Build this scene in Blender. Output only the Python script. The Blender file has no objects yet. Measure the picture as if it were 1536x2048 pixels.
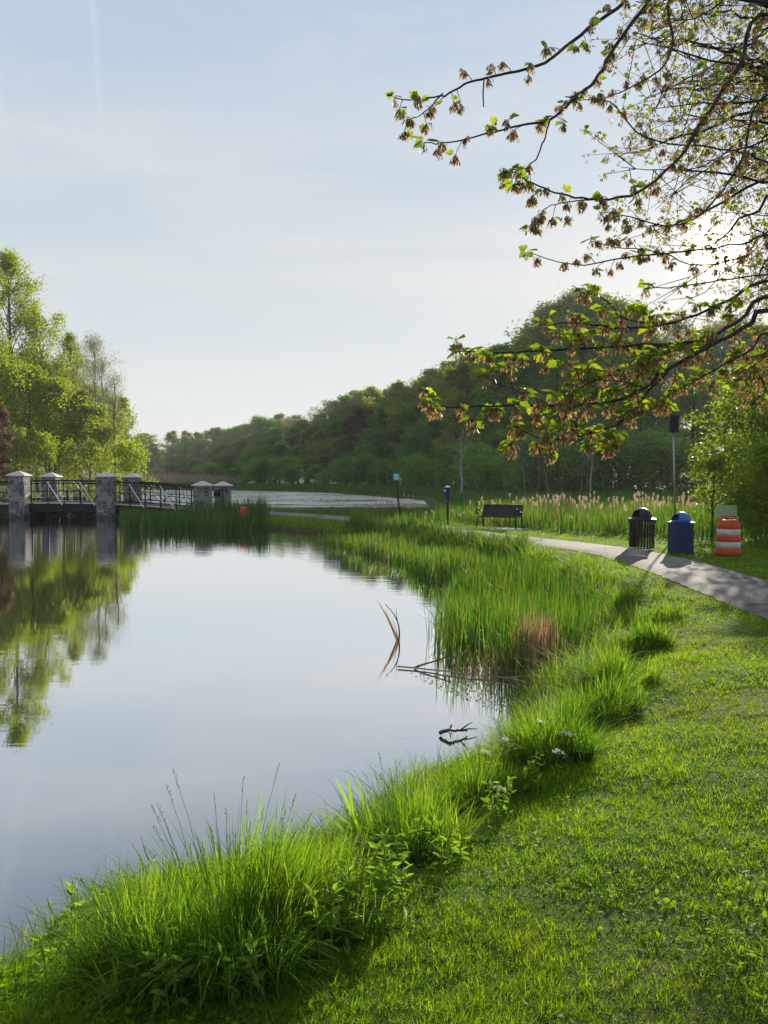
import bpy, bmesh, math, random
import numpy as np
from mathutils import Vector, Matrix
C = bpy.context.scene
COL = C.collection
R = math.radians
rng = np.random.default_rng(7)
random.seed(7)

# ------------------------------------------------------------------ camera
F = 1547.0; PITCH = R(2.55); EYE = 2.3
cam_d = bpy.data.cameras.new('camera'); cam = bpy.data.objects.new('camera', cam_d); COL.objects.link(cam)
cam.location = (0, 0, EYE); cam.rotation_euler = (R(90) - PITCH, 0, 0)
cam_d.sensor_fit = 'VERTICAL'; cam_d.sensor_height = 36; cam_d.lens = 36 * F / 2048
cam_d.clip_start = 0.05; cam_d.clip_end = 6000
C.camera = cam

def ray(px, py):
    u = (px - 768) / F; v = (1024 - py) / F; c, s = math.cos(PITCH), math.sin(PITCH)
    return Vector((u, c + v * s, -s + v * c))
def G(px, py, z=0.0):
    d = ray(px, py); t = (z - EYE) / d.z
    return Vector((d.x * t, d.y * t, z))
def DP(px, py, dist):
    d = ray(px, py); t = dist / d.y
    return Vector((d.x * t, dist, EYE + d.z * t))
def pix(p):
    c, s = math.cos(PITCH), math.sin(PITCH); x, y, z = p[0], p[1], p[2] - EYE
    f = y * c - z * s; u = y * s + z * c
    return 768 + F * x / f, 1024 - F * u / f

# ------------------------------------------------------------------ light, sky, exposure
SUN_EL, SUN_AZ = R(14.9), R(23.0)
SUND = Vector((math.sin(SUN_AZ) * math.cos(SUN_EL), math.cos(SUN_AZ) * math.cos(SUN_EL), math.sin(SUN_EL)))
sl = bpy.data.lights.new('sun', 'SUN'); sl.energy = 5.0; sl.angle = R(0.5); sl.color = (1.0, 0.90, 0.72)
so = bpy.data.objects.new('sun', sl); COL.objects.link(so)
so.rotation_euler = SUND.to_track_quat('Z', 'Y').to_euler(); so.location = (60, 140, 60)
C.view_settings.view_transform = 'Standard'; C.view_settings.look = 'None'
C.view_settings.exposure = 1.05; C.view_settings.gamma = 1.0; C.view_settings.use_curve_mapping = False
C.cycles.max_bounces = 8; C.cycles.diffuse_bounces = 3; C.cycles.glossy_bounces = 3
C.cycles.transmission_bounces = 4; C.cycles.transparent_max_bounces = 8
C.cycles.volume_bounces = 0
C.cycles.sample_clamp_indirect = 6.0

W = bpy.data.worlds.new('World'); C.world = W; W.use_nodes = True
class NT:
    def __init__(s, t): s.t = t; s.n = t.nodes; s.l = t.links
    def new(s, ty, **kw):
        n = s.n.new(ty)
        for k, v in kw.items():
            if hasattr(n, k): setattr(n, k, v)
        return n
    def link(s, a, b): s.l.new(a, b)
    def val(s, sock, v):
        if isinstance(v, bpy.types.NodeSocket): s.link(v, sock)
        else:
            if isinstance(v, tuple) and len(v) == 3 and sock.type == 'RGBA': v = v + (1,)
            sock.default_value = v
    def math(s, op, a, b=0.0, clamp=False):
        n = s.new('ShaderNodeMath', operation=op, use_clamp=clamp); s.val(n.inputs[0], a); s.val(n.inputs[1], b); return n.outputs[0]
    def vm(s, op, a, b=None):
        n = s.new('ShaderNodeVectorMath', operation=op); s.val(n.inputs[0], a)
        if b is not None: s.val(n.inputs[1], b)
        return n.outputs['Value'] if op in ('DOT_PRODUCT', 'LENGTH', 'DISTANCE') else n.outputs[0]
    def scale(s, a, f):
        n = s.new('ShaderNodeVectorMath', operation='SCALE'); s.val(n.inputs[0], a); s.val(n.inputs['Scale'], f); return n.outputs[0]
    def mix(s, f, a, b, blend='MIX'):
        n = s.new('ShaderNodeMixRGB', blend_type=blend); s.val(n.inputs[0], f); s.val(n.inputs[1], a); s.val(n.inputs[2], b); return n.outputs[0]
    def ramp(s, f, stops, interp='LINEAR'):
        n = s.new('ShaderNodeValToRGB'); s.val(n.inputs[0], f); cr = n.color_ramp; cr.interpolation = interp
        while len(cr.elements) < len(stops): cr.elements.new(0.5)
        for e, (p, c) in zip(cr.elements, stops): e.position = p; e.color = tuple(c) + (1,) if len(c) == 3 else c
        return n.outputs[0]
    def noise(s, vec, scale, detail=3, rough=0.5, dist=0.0, out=0):
        n = s.new('ShaderNodeTexNoise'); s.val(n.inputs['Scale'], scale); n.inputs['Detail'].default_value = detail
        n.inputs['Roughness'].default_value = rough; n.inputs['Distortion'].default_value = dist
        if vec is not None: s.link(vec, n.inputs['Vector'])
        return n.outputs[out]
    def mapping(s, vec, loc=(0, 0, 0), rot=(0, 0, 0), sc=(1, 1, 1)):
        n = s.new('ShaderNodeMapping'); s.link(vec, n.inputs[0]); n.inputs[1].default_value = loc
        n.inputs[2].default_value = rot; n.inputs[3].default_value = sc; return n.outputs[0]
    def maprange(s, v, a, b, c=0.0, d=1.0, smooth=False):
        n = s.new('ShaderNodeMapRange'); n.interpolation_type = 'SMOOTHSTEP' if smooth else 'LINEAR'
        s.val(n.inputs[0], v)
        for i, x in enumerate((a, b, c, d)): n.inputs[i + 1].default_value = x
        return n.outputs[0]

w = NT(W.node_tree)
for n in list(w.n): w.n.remove(n)
tc = w.new('ShaderNodeTexCoord').outputs['Generated']
dirn = w.vm('NORMALIZE', tc)
sky = w.new('ShaderNodeTexSky', sky_type='NISHITA', sun_disc=False, sun_elevation=SUN_EL, sun_rotation=SUN_AZ,
            air_density=1.0, dust_density=1.2, ozone_density=1.5)
sep = w.new('ShaderNodeSeparateXYZ'); w.link(dirn, sep.inputs[0]); dz = sep.outputs[2]
grad = w.ramp(w.math('MAXIMUM', dz, 0.0), [(0.0, (.76, .745, .70)), (.07, (.70, .72, .72)), (.16, (.58, .645, .69)),
              (.30, (.50, .58, .665)), (.52, (.41, .515, .66)), (1.0, (.22, .36, .60))])
# thin high cloud: streaks projected on a plane far above
z2 = w.math('ADD', w.math('MAXIMUM', dz, 0.0), 0.12)
inv = w.math('DIVIDE', 1.0, z2)
plane = w.scale(dirn, inv)
pm = w.mapping(plane, rot=(0, 0, R(35)), sc=(.55, 1.5, 0.0))
cl = w.noise(pm, 0.9, 5, .55, .6)
cl = w.maprange(cl, .40, .66, 0, 1, True)
pm2 = w.mapping(plane, loc=(3, 1, 0), rot=(0, 0, R(60)), sc=(.25, .8, 0.0))
cl2 = w.maprange(w.noise(pm2, 1.3, 4, .5, .3), .4, .7, 0, 1, True)
cfac = w.math('MULTIPLY', w.math('ADD', w.math('MULTIPLY', cl, .65), w.math('MULTIPLY', cl2, .45)), .8, True)
cl3 = w.maprange(w.noise(w.mapping(dirn, rot=(0, R(24), 0), sc=(1.3, .6, 3.4)), 1.5, 5, .55, .8), .42, .68, 0, 1, True)
cfac = w.math('ADD', cfac, w.math('MULTIPLY', cl3, .45), True)
col = w.mix(cfac, grad, (.645, .665, .675))
# two old vapour trails, each a soft band along a great circle
def trail(n, c0, wid, amt, src, lo, hi):
    nn = Vector(n).normalized()
    d = w.vm('DOT_PRODUCT', dirn, tuple(nn))
    wob = w.math('MULTIPLY', w.math('SUBTRACT', w.noise(dirn, 3.0, 3), .5), .02)
    d = w.math('ABSOLUTE', w.math('ADD', d, wob))
    f = w.maprange(d, 0.0, wid, 1, 0, True)
    f = w.math('MULTIPLY', f, w.maprange(dz, lo, hi, 0, 1, True))
    f = w.math('MULTIPLY', f, w.maprange(w.noise(dirn, 9.0, 4), .3, .6, .35, 1))
    return w.mix(w.math('MULTIPLY', f, amt), src, (.80, .82, .84))
a_, b_ = ray(180, -40).normalized(), ray(208, 400).normalized()
col = trail(a_.cross(b_), 0, .006, .17, col, .33, .42)
a_, b_ = ray(-10, 160).normalized(), ray(60, 480).normalized()
col = trail(a_.cross(b_), 0, .012, .16, col, .28, .36)
# bright veil round the low sun
sd = w.math('MAXIMUM', w.vm('DOT_PRODUCT', dirn, tuple(SUND)), 0.0)
g1 = w.math('MULTIPLY', w.math('POWER', sd, 14.0), .03)
g2 = w.math('MULTIPLY', w.math('POWER', sd, 120.0), .07)
g3 = w.math('MULTIPLY', w.math('POWER', sd, 1800.0), .6)
g4 = w.math('MULTIPLY', w.math('POWER', sd, 5200.0), 9.0)
glow = w.mix(1.0, w.scale((1.0, .95, .86), w.math('ADD', g1, g2)), w.scale((1.0, .88, .68), w.math('ADD', g3, g4)), 'ADD')
n_ = w.n[-1]
col = w.mix(1.0, w.scale(col, 5.3), w.scale(glow, 4.9), 'ADD')
col = w.mix(1.0, col, w.scale(sky.outputs[0], .02), 'ADD')
bg = w.new('ShaderNodeBackground'); w.link(col, bg.inputs[0]); bg.inputs[1].default_value = 0.1
wo = w.new('ShaderNodeOutputWorld'); w.link(bg.outputs[0], wo.inputs[0])

# ------------------------------------------------------------------ materials
def mat(name):
    m = bpy.data.materials.new(name); m.use_nodes = True; t = NT(m.node_tree)
    for n in list(t.n): t.n.remove(n)
    out = t.new('ShaderNodeOutputMaterial'); return m, t, out
def principled(t, **kw):
    p = t.new('ShaderNodeBsdfPrincipled')
    for k, v in kw.items(): t.val(p.inputs[k.replace('_', ' ')], v)
    return p
def bump(t, h, strength=.3, dist=.02):
    b = t.new('ShaderNodeBump'); b.inputs['Strength'].default_value = strength; b.inputs['Distance'].default_value = dist
    t.link(h, b.inputs['Height']); return b.outputs[0]
def leaf_mat(name, cols, trans=.5, tcol=None, rough=.45, spec=.3, patch=0.0, patchcol=(.1, .09, .03), patchscale=.5):
    m, t, out = mat(name)
    at = t.new('ShaderNodeAttribute', attribute_name='rnd').outputs['Fac']
    n = len(cols); c = t.ramp(at, [(i / max(1, n - 1), k) for i, k in enumerate(cols)])
    if patch > 0:
        pos = t.new('ShaderNodeNewGeometry').outputs['Position']
        f = t.maprange(t.noise(pos, patchscale, 4, .6), .45, .68, 0, patch, True)
        c = t.mix(f, c, patchcol)
    p = principled(t, Base_Color=c, Roughness=rough); p.inputs['Specular IOR Level'].default_value = spec
    tr = t.new('ShaderNodeBsdfTranslucent')
    t.link(t.mix(1.0, c, tcol or (1.5, 1.6, .7), 'MULTIPLY'), tr.inputs[0])
    mx = t.new('ShaderNodeMixShader'); mx.inputs[0].default_value = trans
    t.link(p.outputs[0], mx.inputs[1]); t.link(tr.outputs[0], mx.inputs[2]); t.link(mx.outputs[0], out.inputs[0])
    return m
def paint(name, col, rough=.4, metal=0.0, var=.15, scale=6.0, dirt=0.0, dirtcol=(.08, .06, .04), spec=.5, bmp=.0):
    m, t, out = mat(name); oc = t.new('ShaderNodeTexCoord').outputs['Object']
    f = t.noise(oc, scale, 5, .6)
    dark = tuple(c * (1 - var) for c in col); light = tuple(min(1, c * (1 + var)) for c in col)
    c = t.mix(t.maprange(f, .3, .7), dark, light)
    if dirt > 0:
        c = t.mix(t.maprange(t.noise(oc, scale * .8, 6, .7), .52, .7, 0, dirt, True), c, dirtcol)
    p = principled(t, Base_Color=c, Metallic=metal, Roughness=t.maprange(f, .3, .7, rough * .85, min(1, rough * 1.2)))
    p.inputs['Specular IOR Level'].default_value = spec
    if bmp: t.link(bump(t, t.noise(oc, scale * 12, 4), bmp, .01), p.inputs['Normal'])
    t.link(p.outputs[0], out.inputs[0]); return m
def bark_mat(name, c1, c2, sc=(8, 8, 1.5)):
    m, t, out = mat(name); oc = t.new('ShaderNodeTexCoord').outputs['Object']
    f = t.noise(t.mapping(oc, sc=sc), 1.5, 6, .7, .5)
    c = t.mix(t.maprange(f, .35, .65), c1, c2)
    p = principled(t, Base_Color=c, Roughness=.9); p.inputs['Specular IOR Level'].default_value = .15
    t.link(bump(t, f, .6, .05), p.inputs['Normal']); t.link(p.outputs[0], out.inputs[0]); return m

M = {}
M['bark'] = bark_mat('bark_grey_brown', (.05, .042, .035), (.16, .135, .11))
M['bark_dark'] = bark_mat('bark_dark', (.022, .018, .018), (.07, .055, .05), (20, 20, 6))
M['bark_pale'] = bark_mat('bark_pale', (.16, .15, .13), (.38, .36, .32))
M['lawn'] = leaf_mat('lawn_grass', [(.048, .125, .005), (.095, .205, .007), (.17, .285, .009), (.245, .335, .016), (.25, .21, .06)], .55, (1.8, 1.75, .35), .65, .06, .42, (.10, .14, .012), .55)
M['sedge'] = leaf_mat('sedge_blades', [(.03, .09, .015), (.065, .15, .02), (.115, .21, .022), (.18, .265, .03), (.25, .25, .08)], .55, (1.6, 1.65, .5), .6, .05)
M['cattail'] = leaf_mat('cattail_blades', [(.022, .075, .012), (.045, .125, .016), (.085, .165, .02), (.17, .18, .045)], .45, (1.5, 1.5, .6), .5, .12)
M['reedfar'] = leaf_mat('marsh_blades', [(.03, .085, .024), (.05, .12, .03), (.09, .15, .035)], .4, (1.3, 1.4, .7), .6, .08)
M['dry'] = leaf_mat('dry_stalks', [(.19, .12, .07), (.30, .21, .12), (.42, .32, .2)], .35, (1.2, 1.0, .8), .6, .2)
M['tan'] = leaf_mat('tan_reeds', [(.22, .17, .12), (.30, .24, .17), (.36, .28, .2)], .3, (1.1, 1.0, .9), .7, .1)
M['fluff'] = leaf_mat('cattail_fluff', [(.45, .36, .26), (.6, .5, .38), (.7, .62, .5)], .45, (1.2, 1.1, 1.0), .9, .05)
M['weed'] = leaf_mat('broad_weed_leaves', [(.09, .17, .02), (.14, .24, .03), (.2, .3, .045)], .5, (1.5, 1.5, .5), .6, .12)
M['clover'] = leaf_mat('clover_leaves', [(.05, .13, .01), (.10, .19, .015), (.16, .24, .02)], .5, (1.6, 1.6, .4), .6, .08)
M['maple'] = leaf_mat('maple_leaves', [(.06, .11, .015), (.12, .18, .02), (.21, .26, .03)], .55, (1.9, 1.75, .5), .45, .2)
M['samara'] = leaf_mat('maple_keys', [(.10, .06, .045), (.19, .13, .075), (.36, .29, .14)], .45, (1.6, 1.4, .95), .5, .3)
M['bright'] = leaf_mat('spring_leaves', [(.15, .215, .02), (.225, .285, .026), (.29, .335, .04)], .5, (1.5, 1.5, .5), .5, .2)
M['bright2'] = leaf_mat('olive_spring_leaves', [(.14, .18, .04), (.21, .24, .05), (.27, .29, .08)], .5, (1.4, 1.4, .6), .5, .2)
M['mid'] = leaf_mat('green_leaves', [(.07, .17, .022), (.13, .25, .028), (.23, .34, .04)], .42, (1.4, 1.6, .6), .5, .2)
M['deep'] = leaf_mat('deep_green_leaves', [(.06, .14, .026), (.10, .195, .03), (.16, .25, .035)], .4, (1.4, 1.6, .7), .5, .2)
M['olive'] = leaf_mat('olive_leaves', [(.13, .19, .02), (.20, .26, .028), (.27, .32, .045)], .45, (1.5, 1.5, .6), .5, .2)
M['pale'] = leaf_mat('pale_leaves', [(.16, .18, .12), (.22, .24, .15), (.28, .29, .19)], .45, (1.3, 1.3, .9), .6, .15)
M['redleaf'] = leaf_mat('red_brown_leaves', [(.09, .06, .03), (.13, .085, .04), (.17, .12, .05)], .4, (1.3, 1.0, .8), .5, .2)
M['shrub'] = leaf_mat('shrub_leaves', [(.09, .15, .015), (.15, .22, .02), (.22, .29, .04)], .5, (1.5, 1.5, .5), .45, .3)
M['petal'] = leaf_mat('white_petals', [(.7, .66, .62), (.78, .74, .7), (.8, .78, .74)], .3, (1.0, 1.0, 1.0), .7, .2)
M['lily'] = leaf_mat('lily_pads', [(.05, .1, .03), (.10, .15, .05), (.16, .18, .08)], .1, (1, 1, .6), .25, .8)

# ------------------------------------------------------------------ mesh accumulators
class Acc:
    def __init__(s): s.v = []; s.t = []; s.r = []; s.n = 0
    def add(s, v, t, r=None):
        v = np.asarray(v, dtype=np.float32).reshape(-1, 3); t = np.asarray(t, dtype=np.int32).reshape(-1, 3)
        if len(v) == 0: return
        s.v.append(v); s.t.append(t + s.n); s.n += len(v)
        s.r.append(np.full(len(v), .5, np.float32) if r is None else np.broadcast_to(np.asarray(r, np.float32), (len(v),)))
    def mesh(s, name, smooth=False):
        v = np.concatenate(s.v); t = np.concatenate(s.t); r = np.concatenate(s.r)
        me = bpy.data.meshes.new(name); me.vertices.add(len(v)); me.vertices.foreach_set('co', v.ravel())
        me.loops.add(len(t) * 3); me.loops.foreach_set('vertex_index', t.ravel())
        me.polygons.add(len(t)); me.polygons.foreach_set('loop_start', np.arange(0, len(t) * 3, 3, dtype=np.int32))
        a = me.attributes.new('rnd', 'FLOAT', 'POINT'); a.data.foreach_set('value', np.ascontiguousarray(r))
        me.update(calc_edges=True)
        me.polygons.foreach_set('use_smooth', np.full(len(t), smooth, dtype=bool))
        return me
    def build(s, name, m, parent=None, smooth=False, loc=None):
        o = bpy.data.objects.new(name, s.mesh(name, smooth)); COL.objects.link(o); o.data.materials.append(m)
        if parent: o.parent = parent
        if loc: o.location = loc
        return o

def tag(o, label=None, cat=None, group=None, kind=None):
    if label: o['label'] = label
    if cat: o['category'] = cat
    if group: o['group'] = group
    if kind: o['kind'] = kind
    return o
def empty(name, loc, label, cat, group=None, rz=0):
    o = bpy.data.objects.new(name, None); COL.objects.link(o); o.location = loc; o.rotation_euler = (0, 0, rz)
    o.empty_display_size = .2
    return tag(o, label, cat, group)
def copy_tree(o, parent=None):
    c = o.copy(); COL.objects.link(c)
    if parent: c.parent = parent
    for ch in list(o.children): copy_tree(ch, c)
    return c

def blades(acc, P, H, Wd, lean, bend, az=None, segs=3, twist=None, rnd=None, g=None, taper=1.0):
    g = g or rng; N = len(P)
    if N == 0: return
    az = g.uniform(0, 2 * np.pi, N) if az is None else az
    tw = (g.uniform(-.9, .9, N) if twist is None else twist)
    d = np.stack([np.cos(az), np.sin(az), np.zeros(N)], 1)
    s = np.stack([-np.sin(az + tw), np.cos(az + tw), np.zeros(N)], 1)
    H = np.broadcast_to(H, (N,)); Wd = np.broadcast_to(Wd, (N,)); lean = np.broadcast_to(lean, (N,)); bend = np.broadcast_to(bend, (N,))
    V = np.zeros((N, 2 * segs + 1, 3))
    for i in range(segs + 1):
        t = i / segs
        c = P + d * (H * (lean * t + bend * t * t))[:, None]
        c[:, 2] += H * (t - .55 * bend * t ** 2.4)
        if i < segs:
            wd = Wd * (1 - (t ** 2) * taper * .75) * (.6 + .4 * min(1, t * 4 + .3))
            V[:, 2 * i] = c - s * (wd * .5)[:, None]; V[:, 2 * i + 1] = c + s * (wd * .5)[:, None]
        else: V[:, 2 * segs] = c
    T = []
    for i in range(segs - 1):
        a = 2 * i; T += [(a, a + 1, a + 3), (a, a + 3, a + 2)]
    a = 2 * (segs - 1); T.append((a, a + 1, a + 2))
    T = np.array(T)[None] + (np.arange(N) * (2 * segs + 1))[:, None, None]
    r = g.random(N) if rnd is None else rnd
    acc.add(V.reshape(-1, 3), T.reshape(-1, 3), np.repeat(r, 2 * segs + 1))

def frames(N, g, up=0.0, droop=None):
    """random orthonormal frames (N,3,3): columns x (leaf length), y (leaf width), z (normal)"""
    x = g.normal(size=(N, 3)); x[:, 2] = x[:, 2] * (1 - abs(up)) - 0.0
    if droop is not None: x[:, 2] -= droop
    x /= np.linalg.norm(x, axis=1)[:, None]
    q = g.normal(size=(N, 3)); q[:, 2] += up * 2.5
    z = q - (q * x).sum(1)[:, None] * x; z /= np.linalg.norm(z, axis=1)[:, None]
    y = np.cross(z, x)
    return np.stack([x, y, z], 2)
def scatter(acc, tv, tt, Cn, Fr, S, rnd):
    N = len(Cn)
    if N == 0: return
    S = np.broadcast_to(S, (N,))
    V = np.einsum('nij,kj->nki', Fr, tv) * S[:, None, None] + Cn[:, None, :]
    T = np.asarray(tt)[None] + (np.arange(N) * len(tv))[:, None, None]
    acc.add(V.reshape(-1, 3), T.reshape(-1, 3), np.repeat(rnd, len(tv)))
CARD_V = np.array([(0, 0, 0), (.45, -.32, .08), (1, 0, -.05), (.5, .32, .1)]); CARD_T = [(0, 1, 2), (0, 2, 3)]
def fan(outline, cz=-.06):
    v = [(.35, 0, cz)] + outline; n = len(outline)
    return np.array(v, float), [(0, i + 1, (i + 1) % n + 1) for i in range(n)]
_half = [(.0, .02), (-.1, .16), (-.16, .34), (.05, .34), (.12, .42), (.16, .60), (.32, .48), (.46, .52), (.5, .30), (.66, .30), (.8, .2), (.84, .1)]
MAPLE_V, MAPLE_T = fan([(x, -y, .04 + .12 * y) for x, y in _half] + [(1.05, 0, -.1)] + [(x, y, .04 + .12 * y) for x, y in reversed(_half)])
_h2 = [(-.08, .3), (.1, .38), (.18, .58), (.42, .42), (.6, .28)]
LEAF5_V, LEAF5_T = fan([(0, 0, 0)] + [(x, -y, .12 * y) for x, y in _h2] + [(1, 0, -.08)] + [(x, y, .12 * y) for x, y in reversed(_h2)])
OV_V, OV_T = fan([(0, 0, 0), (.25, -.2, .05), (.6, -.22, .05), (.9, -.08, 0), (1, 0, -.05), (.9, .08, 0), (.6, .22, .05), (.25, .2, .05)], -.03)
SAM_V = np.array([(0, -.06, 0), (.12, -.1, 0), (.6, -.2, .02), (.95, -.14, 0), (1, 0, -.02), (.8, .12, 0), (.12, .08, .0), (0, .05, 0)])
SAM_T = [(0, 1, 6), (0, 6, 7), (1, 2, 5), (1, 5, 6), (2, 3, 4), (2, 4, 5)]

def segs_tube(acc, P0, P1, R0, R1, sides=5):
    P0 = np.asarray(P0, float).reshape(-1, 3); P1 = np.asarray(P1, float).reshape(-1, 3); N = len(P0)
    if N == 0: return
    R0 = np.broadcast_to(R0, (N,)); R1 = np.broadcast_to(R1, (N,))
    d = P1 - P0; L = np.linalg.norm(d, axis=1)[:, None] + 1e-9; d = d / L
    a = np.where(np.abs(d[:, 2:3]) > .9, np.array([[1., 0, 0]]), np.array([[0, 0, 1.]]))
    u = np.cross(d, a); u /= np.linalg.norm(u, axis=1)[:, None]; v = np.cross(d, u)
    an = np.arange(sides) * 2 * np.pi / sides
    ring = np.cos(an)[None, :, None] * u[:, None] + np.sin(an)[None, :, None] * v[:, None]
    V = np.concatenate([P0[:, None] + ring * R0[:, None, None], P1[:, None] + ring * R1[:, None, None]], 1)
    T = []
    for i in range(sides):
        j = (i + 1) % sides; T += [(i, j, sides + j), (i, sides + j, sides + i)]
    T = np.array(T)[None] + (np.arange(N) * 2 * sides)[:, None, None]
    acc.add(V.reshape(-1, 3), T.reshape(-1, 3))
def sweep(acc, pts, rad, sides=8, cap=True):
    """one continuous tapered tube along a polyline"""
    pts = np.asarray(pts, float); n = len(pts); rad = np.broadcast_to(np.asarray(rad, float), (n,))
    t = np.gradient(pts, axis=0); t /= np.linalg.norm(t, axis=1)[:, None] + 1e-9
    a = np.array([0, 0, 1.]) if abs(t[0][2]) < .9 else np.array([1., 0, 0])
    V = []; u = np.cross(t[0], a); u /= np.linalg.norm(u)
    an = np.arange(sides) * 2 * np.pi / sides
    for i in range(n):
        u = u - t[i] * np.dot(u, t[i]); u /= np.linalg.norm(u); v = np.cross(t[i], u)
        V.append(pts[i] + rad[i] * (np.cos(an)[:, None] * u + np.sin(an)[:, None] * v))
    V = np.concatenate(V); T = []
    for i in range(n - 1):
        for k in range(sides):
            j = (k + 1) % sides; a0 = i * sides
            T += [(a0 + k, a0 + j, a0 + sides + j), (a0 + k, a0 + sides + j, a0 + sides + k)]
    if cap:
        V = np.concatenate([V, pts[:1], pts[-1:]]); c0, c1 = n * sides, n * sides + 1; e = (n - 1) * sides
        for k in range(sides):
            j = (k + 1) % sides; T += [(j, k, c0), (e + k, e + j, c1)]
    acc.add(V, T)
def smooth_path(pts, k=4):
    p = [Vector(q) for q in pts]; p = [p[0] * 2 - p[1]] + p + [p[-1] * 2 - p[-2]]; out = []
    for i in range(1, len(p) - 2):
        for s in range(k):
            t = s / k; a, b, c, d = p[i - 1], p[i], p[i + 1], p[i + 2]
            out.append(.5 * ((2 * b) + (c - a) * t + (2 * a - 5 * b + 4 * c - d) * t * t + (3 * b - a - 3 * c + d) * t ** 3))
    out.append(p[-2]); return np.array([tuple(q) for q in out])

# ------------------------------------------------------------------ lie of the land
def world_poly(px): return [tuple(G(a, b, 0)[:2]) for a, b in px]
near_px = [(0, 1935), (120, 1850), (250, 1790), (450, 1765), (620, 1710), (730, 1650), (850, 1570), (960, 1510), (1035, 1470),
           (1045, 1405), (1090, 1372), (1165, 1345), (1215, 1270), (1190, 1205), (1090, 1155), (980, 1122), (880, 1098), (760, 1080), (640, 1068), (530, 1058)]
NEAR = world_poly(near_px) + [(-9.5, 38.5), (-12.5, 41.5), (-13.5, 44.5), (-14.3, 46.6), (-20, 47.2), (-27, 46.5), (-34, 44), (-42, 34), (-44, 20), (-38, 8), (-25, 1), (-12, .8), (-4.2, 2.6)]
FARP = [(-13, 51), (-9, 47.8), (-4.8, 43), (-1.0, 39.2), (1.2, 38.6), (3, 45), (3.6, 60), (4.0, 79), (-9, 118), (-29, 142), (-48, 145), (-44, 100), (-33, 70), (-24, 56)]
PATHC = [(4.4, -6), (4.9, 0), (5.5, 6), (6.05, 11.5), (6.2, 15), (6.15, 18), (5.75, 20.2), (4.8, 22.4), (3.6, 24.6), (2.45, 27.6), (1.1, 30.6), (-1.5, 35.2), (-4.2, 38.9), (-6.4, 41.6), (-8.4, 43.8), (-10.4, 45.2), (-12, 45.3)]
PATH = smooth_path([(x, y, 0) for x, y in PATHC], 8)[:, :2]
def seg_dist(X, Y, pts, closed):
    D = np.full(X.shape, 1e9); n = len(pts)
    for i in range(n if closed else n - 1):
        ax, ay = pts[i]; bx, by = pts[(i + 1) % n]; dx, dy = bx - ax, by - ay; L = dx * dx + dy * dy + 1e-12
        t = np.clip(((X - ax) * dx + (Y - ay) * dy) / L, 0, 1)
        D = np.minimum(D, np.hypot(X - ax - t * dx, Y - ay - t * dy))
    return D
def inside(X, Y, pts):
    r = np.zeros(X.shape, bool); n = len(pts)
    for i in range(n):
        ax, ay = pts[i]; bx, by = pts[(i + 1) % n]
        c = (ay > Y) != (by > Y)
        with np.errstate(divide='ignore', invalid='ignore'): r ^= c & (X < (bx - ax) * (Y - ay) / (by - ay + 1e-12) + ax)
    return r
def shore(X, Y):
    X = np.asarray(X, float); Y = np.asarray(Y, float)
    a = seg_dist(X, Y, NEAR, True) * np.where(inside(X, Y, NEAR), -1, 1)
    b = seg_dist(X, Y, FARP, True) * np.where(inside(X, Y, FARP), -1, 1)
    w_ = .10 * np.sin(X * 2.3 + Y * .7) * np.sin(Y * 1.9 - X * .6)
    return np.minimum(a, b) + w_
FEDGE = [(96, 100), (74, 124), (56, 128), (40, 128), (24, 122), (14, 140), (4, 172), (-12, 205), (-45, 250), (-95, 285), (-170, 300)]
def sstep(x, a, b): t = np.clip((x - a) / (b - a), 0, 1); return t * t * (3 - 2 * t)
FPOLY = FEDGE + [(-400, 300), (-400, 1500), (900, 1500), (900, 100)]
def height(X, Y, fine=True):
    X = np.asarray(X, float); Y = np.asarray(Y, float)
    d = shore(X, Y); r = np.hypot(X, Y)
    base = .76 - .36 * sstep(Y, 2.0, 13.0) - .12 * sstep(Y, 50, 80)
    pd = seg_dist(X, Y, list(map(tuple, PATH[::4])), False)
    base = base + .10 * np.sin(X * .21 + 1) * np.sin(Y * .17) * sstep(r, 6, 20) * sstep(pd, .8, 4)
    h = np.where(d > 0, base * (1 - np.exp(-np.maximum(d, 0) / (1.15 - .75 * sstep(Y, 7, 16)))), -.7 * (1 - np.exp(np.minimum(d, 0) / .8)))
    if fine: h = h + np.where(d > .1, 1, 0) * (.018 * np.sin(X * 3.1 + 2 * np.sin(Y * 1.3)) * np.sin(Y * 3.7 + X)) * sstep(pd, .8, 1.3)
    fi = inside(X, Y, FPOLY); fd = seg_dist(X, Y, FEDGE, False)
    h = h + np.where(fi, 7 * sstep(fd, 2, 90), 0)
    h = h + np.where((X < -24) & (Y > 50), 1.2 * sstep(-X - .25 * Y, 8, 40), 0)
    return h
def GG(px, py):
    z = .3
    for _ in range(25):
        b = G(px, py, z); z = .6 * z + .4 * max(0.0, hz(b.x, b.y))
    return G(px, py, z)
def hz(x, y): return float(height(np.array([x]), np.array([y]))[0])

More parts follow.
